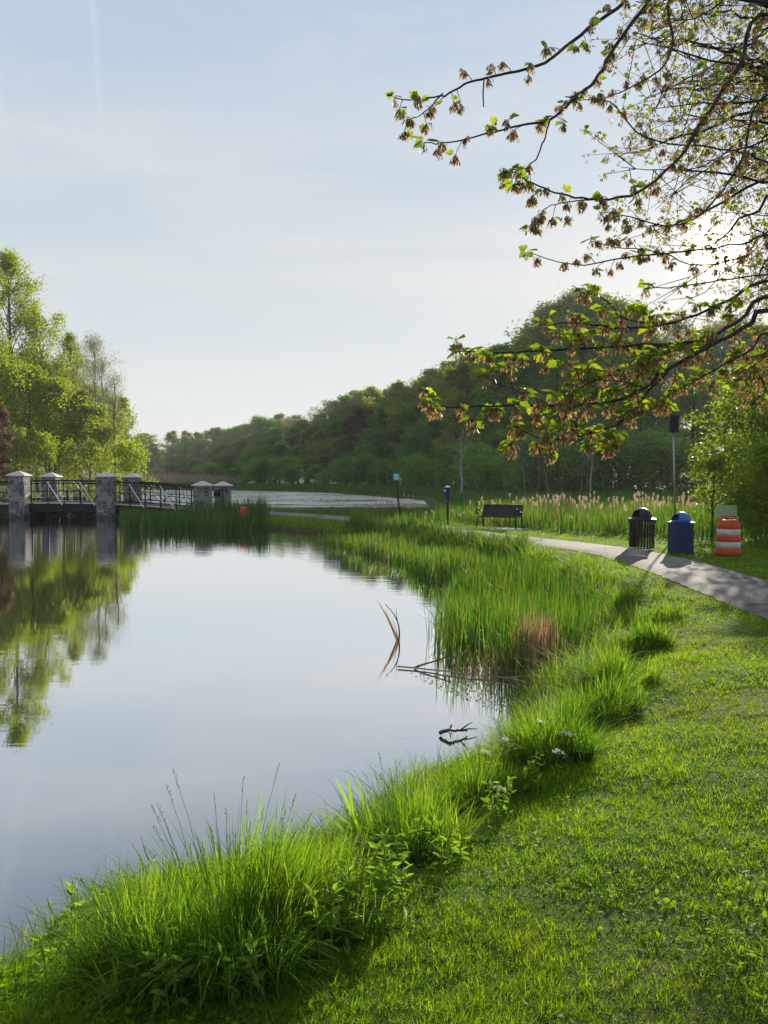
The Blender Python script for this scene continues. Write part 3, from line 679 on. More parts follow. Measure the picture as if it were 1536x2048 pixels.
# stone masonry
m, t, out = mat('grey_rubble_masonry'); oc = t.new('ShaderNodeTexCoord').outputs['Object']
sx = t.mapping(oc, sc=(3.0, 3.0, 4.6)); sx = t.mix(.10, sx, t.noise(oc, 3.5, 2, out=1), 'ADD')
ve = t.new('ShaderNodeTexVoronoi', feature='DISTANCE_TO_EDGE', distance='CHEBYCHEV'); t.link(sx, ve.inputs['Vector']); ve.inputs['Scale'].default_value = 1.25; ve.inputs['Randomness'].default_value = .8
vc = t.new('ShaderNodeTexVoronoi', feature='F1'); t.link(sx, vc.inputs['Vector']); vc.inputs['Scale'].default_value = 1.25; vc.inputs['Randomness'].default_value = .8
sc_ = t.new('ShaderNodeSeparateColor'); t.link(vc.outputs['Color'], sc_.inputs[0])
cc = t.ramp(sc_.outputs[0], [(0, (.03, .038, .055)), (.3, (.08, .095, .13)), (.5, (.17, .18, .20)), (.75, (.30, .25, .19)), (1, (.06, .075, .11))])
cc = t.mix(t.maprange(t.noise(oc, 14, 5, .7), .35, .65, 0, .5), cc, (.10, .10, .11))
mor = t.maprange(ve.outputs[0], .02, .06, .9, 0)
cc = t.mix(mor, cc, (.34, .33, .31))
szm = t.new('ShaderNodeSeparateXYZ'); t.link(oc, szm.inputs[0]); cc = t.mix(t.maprange(t.math('ADD', szm.outputs[2], t.math('MULTIPLY', t.noise(oc, 4, 3), .25)), .28, .5, .8, 0), cc, (.035, .04, .025))
p = principled(t, Base_Color=cc, Roughness=.85); p.inputs['Specular IOR Level'].default_value = .25
hb = t.math('ADD', t.math('MULTIPLY', t.maprange(ve.outputs[0], .0, .12), 1.0), t.math('MULTIPLY', t.noise(oc, 20, 4), .3))
t.link(bump(t, hb, .8, .05), p.inputs['Normal']); t.link(p.outputs[0], out.inputs[0]); M['masonry'] = m

# ------------------------------------------------------------------ footbridge
YN, YF = 43.5, 47.0
def deckz(x_): return .86 - .0066 * (x_ + 18.6) ** 2
br = empty('footbridge', (-18, 45.2, 0), 'dark steel truss footbridge arching over the pond between stone pillars', 'bridge')
def bpart(name, bm, m, **k): o = bmo(name, bm, m, br, **k); o.matrix_parent_inverse = br.matrix_world.inverted(); o.location = (0, 0, 0); return o
bpy.context.view_layer.update()
xs = np.linspace(-31, -10.2, 40)
bm = bmesh.new()
for a, b in zip(xs, xs[1:]): bar(bm, (a, 45.25, deckz(a)), (b + .01, 45.25, deckz(b)), 2.75, .09)
bpart('deck', bm, M['darksteel'])
for yy in (YN + .28, YF - .28):
    bm = bmesh.new()
    for a, b in zip(xs, xs[1:]): bar(bm, (a, yy, deckz(a) - .26), (b + .01, yy, deckz(b) - .26), .16, .44)
    bpart('girder', bm, M['darksteel'])
    bm = bmesh.new()
    for a, b in zip(xs, xs[1:]): bar(bm, (a, yy - (.09 if yy < 45 else -.09), deckz(a) + .01), (b + .01, yy - (.09 if yy < 45 else -.09), deckz(b) + .01), .05, .06)
    bpart('kerb_edge', bm, M['palekerb_sunstrut'])
def rail(x0, x1, yy, flat=False):
    bm = bmesh.new(); n = max(2, int(round((x1 - x0) / .85))); N = 14
    X_ = np.linspace(x0, x1, N)
    for hh, rr in ((1.27, .045), (1.12, .028), (.20, .03), (.66, .02)):
        tube(bm, [(x_, yy, deckz(x_) + hh) for x_ in X_], rr, 7)
    px_ = np.linspace(x0, x1, n + 1)
    for x_ in px_: bar(bm, (x_, yy, deckz(x_) - .1), (x_, yy, deckz(x_) + 1.27), .06)
    for a, b in zip(px_, px_[1:]):
        mm = (a + b) / 2
        bar(bm, (a, yy, deckz(a) + .2), (mm, yy, deckz(mm) + .66), .025); bar(bm, (b, yy, deckz(b) + .2), (mm, yy, deckz(mm) + .66), .025)
        bar(bm, (mm, yy, deckz(mm) + .66), (mm, yy, deckz(mm) + 1.12), .022)
    bpart('railing', bm, M['darksteel'])
    for a, b in zip(px_[1::2], px_[2::2]):
        bm = bmesh.new(); bar(bm, (a, yy - .09, deckz(a) + 1.2), (b + .1, yy - .55 if yy < 45 else yy - .09, deckz(b) - .08), .04)
        bpart('brace', bm, M['palekerb_sunstrut'])  # sunlit look of the struts painted in by a pale colour
PX = [-20.35, -15.7, -10.3]
for x0, x1 in ((-31, -26), (-25.1, -20.9), (-19.85, -16.2), (-15.2, -10.85)):
    rail(x0, x1, YN + .1); rail(x0 + .15, x1 + .2, YF - .1)

def pillar(x_, y_, zb, zt, label):
    r_ = empty('stone_pillar', (x_, y_, 0), label, 'stone pillar', 'stone pillars of the footbridge')
    bm = bmesh.new(); hw = .425
    # slightly irregular rubble faces
    bmesh.ops.create_grid(bm, x_segments=1, y_segments=1, size=.01); bm.clear()
    box(bm, (0, 0, (zb + zt) / 2), (hw * 2, hw * 2, zt - zb)); bmesh.ops.subdivide_edges(bm, edges=bm.edges[:], cuts=7, use_grid_fill=True)
    g_ = random.Random(int(x_ * 100 + y_))
    for v in bm.verts:
        v.co.x += g_.uniform(-.016, .016); v.co.y += g_.uniform(-.016, .016)
    bmo('shaft', bm, M['masonry'], r_, bevel=.012)
    bm = bmesh.new(); o_ = .52; v4 = [bm.verts.new((sx_ * o_, sy_ * o_, zt)) for sx_, sy_ in ((-1, -1), (1, -1), (1, 1), (-1, 1))]
    v5 = [bm.verts.new((v.co.x, v.co.y, zt + .07)) for v in v4]; v6 = [bm.verts.new((v.co.x * .12, v.co.y * .12, zt + .29)) for v in v4]
    bm.faces.new(v4[::-1]); bm.faces.new(v6)
    for i in range(4):
        j = (i + 1) % 4; bm.faces.new((v4[i], v4[j], v5[j], v5[i])); bm.faces.new((v5[i], v5[j], v6[j], v6[i]))
    bmo('cap', bm, M['capstone'], r_, bevel=.015)
    return r_
def col_at(px, D): return (px - 768) / F * D
def top_at(py, D): return DP(768, py, D).z - .29
for px, D, pt, lab in ((39, YN, 942, 'grey stone pillar at the far left of the bridge, standing in the water'),
                       (213, YN, 944, 'grey stone pillar at the front middle of the bridge, standing in the water'),
                       (103, YF, 945, 'stone pillar behind the bridge railing, second from the left'),
                       (265, YF, 946, 'stone pillar behind the bridge just right of the middle one'),
                       (406, YN, 962, 'lower stone pillar at the right bridge end, left of the last'),
                       (446, YF, 963, 'lower stone pillar at the right bridge end, rightmost of all')):
    pillar(col_at(px, D), D, -.6 if D == YN else -.2, top_at(pt, D), lab)
# black gate frame between the end pillars
gr = empty('metal_gate', (col_at(432, 45.5), 45.4, hz(-9.9, 45.4)), 'small black metal gate between the two right end pillars', 'gate')
bm = bmesh.new()
for z_ in (.35, .75, 1.15): bar(bm, (-.42, 0, z_), (.42, 0, z_), .06)
for x_ in (-.42, .42): bar(bm, (x_, 0, -.05), (x_, 0, 1.3), .07)
bmo('gate_frame', bm, M['darksteel'], gr)
bm = bmesh.new(); box(bm, (.1, -.05, .95), (.42, .03, .3)); bmo('panel', bm, M['black'], gr, bevel=.004)

# stones under the bridge
def rock_mesh(seed):
    bm = bmesh.new(); bmesh.ops.create_icosphere(bm, subdivisions=2, radius=1); g_ = random.Random(seed)
    ax = [Vector((g_.uniform(-1, 1), g_.uniform(-1, 1), g_.uniform(-1, 1))).normalized() for _ in range(9)]
    for v in bm.verts:
        for a in ax:
            d_ = v.co.dot(a)
            if d_ > .62: v.co -= a * (d_ - .62)
    me = bpy.data.meshes.new('rock'); bm.to_mesh(me); bm.free(); me.materials.append(M['rock']); return me
rocks = [rock_mesh(i) for i in range(4)]; rr_ = random.Random(3)
k = 0
for row in range(3):
    for i in range(11):
        x_ = -21.5 + i * .72 + rr_.uniform(-.15, .15); y_ = 46.25 + row * .55
        if -15.6 < x_ < -14.8: continue
        o = bpy.data.objects.new('rock', rocks[k % 4]); COL.objects.link(o); k += 1
        s_ = rr_.uniform(.26, .42); o.scale = (s_ * 1.25, s_, s_ * .8); o.rotation_euler = (rr_.uniform(-.5, .5), rr_.uniform(-.5, .5), rr_.uniform(0, 6))
        o.location = (x_, y_, .0 + row * .24)
        tag(o, 'rough boulder in the %s row of the bank under the bridge' % ('lowest', 'middle', 'top')[row], 'rock', 'boulders under the bridge, %s row' % ('lowest', 'middle', 'top')[row])

# ------------------------------------------------------------------ bench
def bench():
    b0, b1 = G(962, 1052, .42), G(1036, 1056, .42)
    c_ = (b0 + b1) / 2; an = math.atan2(b1.y - b0.y, b1.x - b0.x)
    r_ = empty('park_bench', (c_.x, c_.y + .1, hz(c_.x, c_.y + .3)), 'dark park bench with curled armrests facing the pond', 'bench', rz=R(-36))
    L = 1.62
    bm = bmesh.new()
    for i in range(5): box(bm, (0, -.18 + i * .095, .44 + .008 * i), (L, .075, .03))
    bmo('seat', bm, M['black'], r_, bevel=.006)
    bm = bmesh.new()
    for i in range(27): x_ = -L / 2 + .04 + i * (L - .08) / 26; bar(bm, (x_, .25, .48), (x_, .37, .86), .052, .012)
    bk = bmo('backrest', bm, M['black'], r_); bm = bmesh.new(); tube(bm, [(-L / 2, .385, .88), (L / 2, .385, .88)], .028, 8); bmo('top_rail', bm, M['black'], bk, smooth=True)
    for s_ in (-1, 1):
        x_ = s_ * (L / 2 + .02); bm = bmesh.new()
        pts = [(x_, .3, .70)] + [(x_, -.12 + .1 * math.cos(a_), .68 + .1 * math.sin(a_)) for a_ in np.linspace(1.4, 5.2, 12)]
        tube(bm, smooth_path([(x_, .33, .62), (x_, .1, .63), (x_, -.1, .74), (x_, -.24, .72), (x_, -.27, .62), (x_, -.2, .55), (x_, -.12, .58)], 4), .03, 7)
        bmo('armrest', bm, M['black'], r_, smooth=True)
        for q, (ya, yb) in enumerate(((-.2, -.24), (.22, .34))):
            bm = bmesh.new(); bar(bm, (x_, yb, 0), (x_, ya, .45 if q == 0 else .47), .045); box(bm, (x_, yb, .015), (.09, .11, .03))
            if q == 1: bar(bm, (x_, .24, .45), (x_, .385, .88), .04)
            bmo('leg', bm, M['black'], r_, bevel=.004)
    bm = bmesh.new(); box(bm, (0, .05, .0), (L + .5, .95, .03)); bmo('footing', bm, M['concrete'], r_)
bench()

# ------------------------------------------------------------------ bins and drum
def dome(bm, r_, z_, n=32, hood=True, open_dir=math.pi * 1.10):
    prof = [(r_ * math.cos(a_), z_ + r_ * 1.02 * math.sin(a_)) for a_ in np.linspace(0, math.pi / 2 - .02, 12)]
    rings = lathe(bm, prof, n)
    bm.faces.new(rings[-1])
    # opening: drop the side faces below the hood
    dl = []
    for f in bm.faces:
        c_ = f.calc_center_median(); a_ = math.atan2(c_.y, c_.x)
        da = abs((a_ - open_dir + math.pi) % (2 * math.pi) - math.pi)
        if da < .62 and z_ + .02 < c_.z < z_ + r_ * .72 and math.hypot(c_.x, c_.y) > r_ * .55: dl.append(f)
    bmesh.ops.delete(bm, geom=dl, context='FACES')
def slat_bin(px, py, label):
    b = G(px, py, .38); r_ = empty('trash_bin', (b.x, b.y, hz(b.x, b.y)), label, 'trash bin')
    R0 = .325; H = .80
    bm = bmesh.new(); n = 26
    for i in range(n):
        a_ = 2 * math.pi * i / n; f = 1.04 if False else 1
        p0 = (R0 * .96 * math.cos(a_), R0 * .96 * math.sin(a_), .05); p1 = (R0 * math.cos(a_), R0 * math.sin(a_), H * .86); p2 = ((R0 + .025) * math.cos(a_), (R0 + .025) * math.sin(a_), H)
        for q0, q1 in ((p0, p1), (p1, p2)):
            d_ = Vector(q1) - Vector(q0); m4 = Matrix.Translation((Vector(q0) + Vector(q1)) / 2) @ Matrix.Rotation(a_, 4, 'Z') @ Matrix.Diagonal((.008, .042, d_.length, 1)); bmesh.ops.create_cube(bm, size=1, matrix=m4)
    bmo('slats', bm, M['black'], r_)
    for z_, rr in ((.06, R0 * .95), (.42, R0 * .965), (H - .02, R0 + .018)):
        bm = bmesh.new(); tube(bm, [(rr * math.cos(a_), rr * math.sin(a_), z_) for a_ in np.linspace(0, 2 * math.pi, 33)], .016, 6); bmo('hoop', bm, M['black'], r_, smooth=True)
    bm = bmesh.new(); ri = lathe(bm, [(.33, H + .01), (.365, H + .0), (.365, H + .025), (.26, H + .05), (.24, H + .05), (.24, H + .01)], 36); bmo('lid_rim', bm, M['greydome'], r_, smooth=False)
    bm = bmesh.new(); dome(bm, .26, H + .045); o = bmo('lid', bm, M['greydome'], r_, smooth=True); so_ = o.modifiers.new('s', 'SOLIDIFY'); so_.thickness = .008
    return r_
def drum_bin(px, py, label):
    b = G(px, py, .38); r_ = empty('recycling_bin', (b.x, b.y, hz(b.x, b.y)), label, 'recycling bin')
    R0 = .305; H = .78; bm = bmesh.new()
    ri = lathe(bm, [(.01, .0), (R0 * .98, 0), (R0, .02), (R0, .25), (R0 + .006, .262), (R0, .274), (R0, .52), (R0 + .006, .532), (R0, .544), (R0, H - .02), (R0 + .012, H - .012), (R0 + .012, H), (.01, H)], 40)
    bmo('body', bm, M['navy'], r_, smooth=False, bevel=.002)
    bm = bmesh.new(); lathe(bm, [(R0 + .02, H - .03), (R0 + .02, H + .012), (.25, H + .035), (.23, H + .035)], 40); bmo('lid_rim', bm, M['navy'], r_)
    bm = bmesh.new(); dome(bm, .235, H + .03); o = bmo('lid', bm, M['bluedome'], r_, smooth=True); so_ = o.modifiers.new('s', 'SOLIDIFY'); so_.thickness = .008
    bm = bmesh.new(); lathe(bm, [(.01, H + .036), (.225, H + .036)], 24); bmo('inner_plate', bm, M['black'], r_)
slat_bin(1283, 1100, 'black slatted trash bin with a dark domed lid beside the path')
drum_bin(1361, 1109, 'navy blue steel recycling bin with a bright blue domed lid')
def drum():
    b = G(1456, 1112, .38); r_ = empty('traffic_drum', (b.x, b.y, hz(b.x, b.y)), 'orange and white striped traffic drum standing in the grass', 'traffic drum', rz=.2)
    cuts = [0, .19, .34, .50, .65, .80, .875]; names = ['orange', 'retro', 'orange', 'retro', 'orange', 'orange']
    ro = [.295, .285, .278, .271, .264, .257, .22]
    for i in range(6):
        bm = bmesh.new(); r0, r1 = ro[i], ro[i] - .006
        prof = [(r0 - .012, cuts[i] + .0), (r0, cuts[i] + .012), (r1, cuts[i + 1] - .012), (r1 - .012, cuts[i + 1])]
        if i == 5: prof = [(ro[5] - .02, cuts[5]), (ro[5] - .03, cuts[5] + .05), (.20, cuts[6]), (.01, cuts[6] + .001)]
        lathe(bm, prof, 40); bmo('band' if i < 5 else 'top', bm, M[names[i]], r_, smooth=(i < 5))
    bm = bmesh.new(); tube(bm, smooth_path([(-.19, 0, .86), (-.19, 0, .93), (-.15, 0, .955), (.15, 0, .955), (.19, 0, .93), (.19, 0, .86)], 4), .018, 8); bmo('handle', bm, M['orange'], r_, smooth=True)
    bm = bmesh.new(); lathe(bm, [(.25, -.01), (.33, -.01), (.33, .02), (.30, .04), (.28, .04)], 40); bmo('base_ring', bm, M['rubber'], r_)
drum()
# pale green board behind the drum
b = G(1452, 1093, .38); bz = hz(b.x, b.y); r_ = empty('notice_board', (b.x, b.y, bz), 'blank pale green board on a post right behind the traffic drum', 'sign', rz=.1)
zt, zb = DP(1452, 1011, b.y).z - bz, DP(1452, 1036, b.y).z - bz
bm = bmesh.new(); box(bm, (0, 0, (zt + zb) / 2), (.60, .02, zt - zb)); bmo('board', bm, M['signgreen'], r_, bevel=.008)
bm = bmesh.new(); box(bm, (.04, .045, zt * .48), (.05, .05, zt * .96)); bmo('post', bm, M['wood'], r_)

# orange-banded marker post by the bridge end
b = G(488, 1056, 0); r_ = empty('marker_post', (b.x, b.y, -.1), 'small orange and white marker post at the edge of the bridge reeds', 'marker post')
zt = DP(488, 1014, b.y).z + .1
z0 = 0
for i, (h_, mm) in enumerate(((.34, 'orange'), (.12, 'retro'), (.12, 'orange'), (.12, 'retro'), (zt - .70, 'orange'))):
    bm = bmesh.new(); rr = .10 if i < 4 else .16; lathe(bm, [(.01, z0), (rr, z0), (rr, z0 + h_), (.01, z0 + h_)], 20); bmo('band', bm, M[mm], r_); z0 += h_

# blue-white sign on a leaning post
def sign_post():
    b = G(800, 1037, .35); bz = hz(b.x, b.y); r_ = empty('sign_post', (b.x, b.y, bz), 'small light blue sign on a slightly leaning dark post', 'sign')
    tp = DP(792, 948, b.y); H = tp.z - bz; dx = tp.x - b.x
    bm = bmesh.new(); bar(bm, (0, 0, -.1), (dx, 0, H - .05), .085); bmo('post', bm, M['black'], r_, bevel=.004)
    bm = bmesh.new(); box(bm, (dx + .01, -.06, H - .14), (.27, .012, .30), ry=R(-4)); pn = bmo('panel', bm, M['signblue'], r_, bevel=.004)
    bm = bmesh.new(); box(bm, (dx - .02, -.069, H - .06), (.10, .006, .045), ry=R(-4)); box(bm, (dx + .02, -.069, H - .2), (.15, .006, .02), ry=R(-4)); box(bm, (dx + .02, -.069, H - .155), (.12, .006, .016), ry=R(-4)); bmo('marking', bm, M['white'], pn)
sign_post()
def dispenser():
    b = G(895, 1050, .38); bz = hz(b.x, b.y); r_ = empty('dispenser_post', (b.x, b.y, bz), 'dark box with a white cap on a post left of the bench', 'post box')
    H = DP(895, 972, b.y).z - bz
    bm = bmesh.new(); box(bm, (0, 0, H * .45), (.095, .095, H * .9)); bmo('post', bm, M['black'], r_, bevel=.004)
    bm = bmesh.new(); box(bm, (-.02, -.05, H - .25), (.24, .16, .40)); bx_ = bmo('box', bm, M['navy'], r_, bevel=.01)
    bm = bmesh.new(); v = [bm.verts.new(q) for q in ((-.13, -.12, H - .05), (.12, -.12, H - .05), (.12, .06, H - .05), (-.13, .06, H - .05), (0, -.03, H + .03))]
    bm.faces.new(v[:4][::-1]); [bm.faces.new((v[i], v[(i + 1) % 4], v[4])) for i in range(4)]; bmo('cap', bm, M['white'], bx_)
    bm = bmesh.new(); box(bm, (-.12, -.14, H - .18), (.07, .03, .06), ry=.4); bmo('paper_flap', bm, M['white'], bx_)
    bm = bmesh.new(); box(bm, (0, 0, H * .62), (.105, .105, .14)); bmo('band', bm, M['wood'], r_)
dispenser()
def bird_house():
    D = 25.0; t_ = DP(1347, 830, D); b_ = DP(1351, 1045, D); bz = hz(b_.x, D); r_ = empty('nest_box', (b_.x, D, bz), 'tall thin pole carrying a black nest box above the cattails', 'nest box')
    H = t_.z - bz; hb = .56; dx = t_.x - b_.x
    bm = bmesh.new(); tube(bm, [(0, 0, -.1), (dx * .5, 0, H * .5), (dx, 0, H - hb)], .028, 8); bmo('pole', bm, M['steel'], r_, smooth=True)
    bm = bmesh.new(); box(bm, (dx - .0, 0, H - hb / 2 - .02), (.27, .24, hb - .04)); nb_ = bmo('box', bm, M['black'], r_, bevel=.006)
    bm = bmesh.new(); box(bm, (dx, -.01, H - .01), (.32, .31, .025), rx=.08); bmo('roof', bm, M['black'], nb_)
    bm = bmesh.new(); box(bm, (dx - .145, 0, H - .3), (.02, .2, .2)); bmo('side_panel', bm, M['greydome'], nb_)
    for q in range(3):
        bm = bmesh.new(); box(bm, (dx, -.127, H - .14 - .15 * q), (.22, .014, .012)); bmo('ledge', bm, M['greydome'], nb_)
bird_house()

# ------------------------------------------------------------------ wood in the water
def stick(name, pts, r0, m, label, cat='stick', twigs=0, seed=1):
    a = Acc(); P = smooth_path(pts, 4); n = len(P); g = np.random.default_rng(seed); P = P + g.normal(0, r0 * .25, P.shape)
    base = P[0].copy(); sweep(a, P - base, np.linspace(r0, r0 * .45, n), 7)
    for q in range(twigs):
        i = int(g.integers(2, n - 1)); d_ = g.normal(size=3); d_[2] = abs(d_[2]) * .7; d_ /= np.linalg.norm(d_)
        p0 = P[i] - base; sweep(a, [p0, p0 + d_ * .07, p0 + d_ * .14 + g.normal(0, .02, 3)], [r0 * .5, r0 * .35, r0 * .15], 5)
    return tag(a.build(name, m, smooth=True, loc=tuple(base)), label, cat)
stick('fallen_stem', [G(795, 1333, .02), G(850, 1338, .02), G(920, 1346, .03), G(1000, 1354, .03), G(1060, 1364, .05)], .011, M['stick'], 'long fallen stem floating in front of the near cattails')
stick('fallen_stem', [G(828, 1336, .01), G(860, 1325, .08), G(905, 1312, .16)], .014, M['cattail'], 'bent green stem leaning out of the water by the floating stem')
stick('fallen_stem', [G(1010, 1356, .0), G(1070, 1350, .08), G(1120, 1340, .12)], .012, M['dry'], 'pale broken stalk at the right foot of the near cattails')
stick('driftwood', [G(878, 1466, .015), G(895, 1460, .06), G(915, 1462, .045), G(937, 1461, .03)], .019, M['driftwood'], 'black curved driftwood floating near the bank', 'driftwood', 4, 3)
stick('branch', [G(98, 1848, .05), G(150, 1818, .06), G(205, 1795, .08), G(262, 1757, .10), G(312, 1718, .12)], .011, M['stick'], 'bare stick leaning over the water at the lower left', 'branch', 6, 6)
# little reed group bowing in open water
b = G(797, 1282, 0); r_ = empty('reed_clump', tuple(b), 'dark bent stick and bowed reeds standing alone in open water', 'reeds'); a = Acc()
g = np.random.default_rng(9); n = 9; P = g.normal(0, .02, (n, 3)); P[:, 2] = -.05
blades(a, P, g.uniform(.38, .78, n), .016, g.uniform(.15, .4, n), g.uniform(.05, .3, n), az=np.pi + g.normal(0, .5, n), twist=np.full(n, 1.3), segs=6, g=g); a.build('blades', M['dry'], r_); a = Acc(); sweep(a, smooth_path([(0, 0, -.05), (.012, 0, .12), (-.01, 0, .26), (-.08, .01, .40), (-.19, .02, .52)], 4), np.linspace(.013, .004, 17), 7); sweep(a, [(-.01, 0, .26), (-.03, 0, .36), (-.035, .01, .47)], [.007, .005, .002], 6); a.build('bent_stick', M['driftwood'], r_)
b = G(750, 1300, 0)
# iris
b = GG(735, 1712); r_ = empty('iris_plant', (b.x, b.y, hz(b.x, b.y)), 'broad sword-shaped iris leaves standing left of a tussock', 'iris'); a = Acc(); g = np.random.default_rng(12); n = 9
P = g.normal(0, .03, (n, 3)); P[:, 2] = 0
blades(a, P, np.array([.42, .40, .36, .30, .44, .3, .26, .33, .24]), .022, np.array([.35, .16, .45, .55, .08, .2, .5, .1, .3]), np.array([.05, .03, .3, .35, .02, .1, .4, .1, .2]), az=np.pi + np.array([.1, -.1, .2, -.2, .3, .9, -.4, -1.5, 1.4]), twist=np.full(n, 1.2), segs=7, g=g, taper=.8); a.build('leaves', M['weed'], r_)

# ------------------------------------------------------------------ leafy weeds and white flowers on the bank
def weed(px, py, hgt, label, n_st=3, z=.3):
    b = GG(px, py); g = np.random.default_rng(int(px + py * 3)); r_ = empty('leafy_weed', (b.x, b.y, hz(b.x, b.y)), label, 'weed', 'leafy weeds on the bank')
    st = Acc(); lf = Acc()
    for s_ in range(n_st):
        an = g.uniform(0, 6.28); le = g.uniform(.1, .35); H = hgt * g.uniform(.7, 1.1); o_ = g.normal(0, .03, 2)
        pts = np.array([(o_[0] + le * H * t_ ** 1.5 * math.cos(an), o_[1] + le * H * t_ ** 1.5 * math.sin(an), H * t_) for t_ in np.linspace(0, 1, 7)])
        sweep(st, pts, np.linspace(.004, .0016, 7), 5)
        k = 14; f = g.uniform(.15, 1, k); C_ = np.array([np.interp(f, np.linspace(0, 1, 7), pts[:, q]) for q in range(3)]).T
        Fr = frames(k, g, .5, -.4); scatter(lf, OV_V * np.array([1, .75, 1]), OV_T, C_, Fr, g.uniform(.045, .085, k) * (1.15 - .5 * f), g.random(k))
    st.build('stems', M['weed'], r_); lf.build('leaves', M['weed'], r_)
for i, (px, py, h_, lab) in enumerate(((400, 2000, .2, 'leafy weed in front of the dark heart of the largest tussock'), (475, 2005, .26, 'short weed at the lower edge, right of the taller weed'),
        (640, 1905, .28, 'leafy weed at the right foot of the largest tussock'), (700, 1850, .3, 'leafy weed between the largest tussock and the iris'),
        (770, 1790, .3, 'leafy weed below the iris leaves'), (865, 1722, .24, 'leafy weed right of the iris-side tussock'), (1000, 1640, .26, 'leafy weed on the bank below the white flowers'),
        (230, 1960, .25, 'leafy weed in the lower left corner'), (160, 1900, .28, 'leafy weed leaning to the water at the lower left'), (120, 1950, .22, 'low weed lowest in the left corner of the bank'), (205, 1870, .26, 'leafy weed at the foot of the bare leaning stick'),
        (745, 1830, .3, 'leafy weed below the single white flower'), (800, 1830, .2, 'small weed at the lawn edge under the iris'), (905, 1740, .2, 'small weed at the lawn edge below the driftwood'),
        (1060, 1590, .24, 'leafy weed in front of the lower white flower'), (350, 2020, .26, 'broad weed at the bottom edge of the picture'), (680, 1890, .22, 'short weed beside the lawn right of the largest tussock'))):
    weed(px, py, h_, lab, 4)
def flower(px, pyb, pyt, z, label, w_=.035):
    b = GG(px, pyb); bz = hz(b.x, b.y); H = max(.15, DP(px, pyt, b.y).z - bz); g = np.random.default_rng(int(px * 3)); r_ = empty('white_flower', (b.x, b.y, bz), label, 'flower', 'white flowers on the bank')
    st = Acc(); dx = g.uniform(-.03, .03); pts = [(0, 0, 0), (dx * .3, 0, H * .5), (dx, 0, H * .85), (dx, 0, H * .95)]; sweep(st, pts, [.0028, .0022, .0018, .0012], 5); hd = []
    for q in range(9):
        an = g.uniform(0, 6.28); rr = w_ * math.sqrt(g.random()); p1 = (dx + rr * math.cos(an), rr * math.sin(an), H * (.98 + .02 * g.random())); sweep(st, [(dx, 0, H * .85), p1], [.0012, .0008], 4); hd.append(p1)
    st.build('stem', M['weed'], r_); lf = Acc(); k = 9; C_ = np.array([(dx * f, 0, H * f) for f in g.uniform(.15, .8, k)]); scatter(lf, OV_V * np.array([1, .5, 1]), OV_T, C_, frames(k, g, .3, -.5), g.uniform(.03, .06, k), g.random(k)); lf.build('leaves', M['weed'], r_)
    bl = Acc(); C_ = np.repeat(np.array(hd), 14, 0) + g.normal(0, .004, (126, 3)); scatter(bl, OV_V * np.array([1, 2, 1]), OV_T, C_, frames(126, g, .8), .006, g.random(126)); bl.build('bloom', M['petal'], r_)
for px, pb, pt, lab in ((1078, 1545, 1442, 'tallest white flower head in front of the rounded tussock'), (1128, 1530, 1465, 'white flower on the left of a close pair'), (1145, 1532, 1467, 'white flower on the right of a close pair'),
        (1110, 1570, 1503, 'lower white flower below the close pair'), (1003, 1560, 1478, 'white flower over the water left of the rounded tussock'), (968, 1580, 1503, 'white flower above the driftwood-side tussock'), (992, 1640, 1577, 'small white flower low on the bank'), (686, 1850, 1790, 'single white flower beside the largest tussock')):
    flower(px, pb, pt, .3, lab)

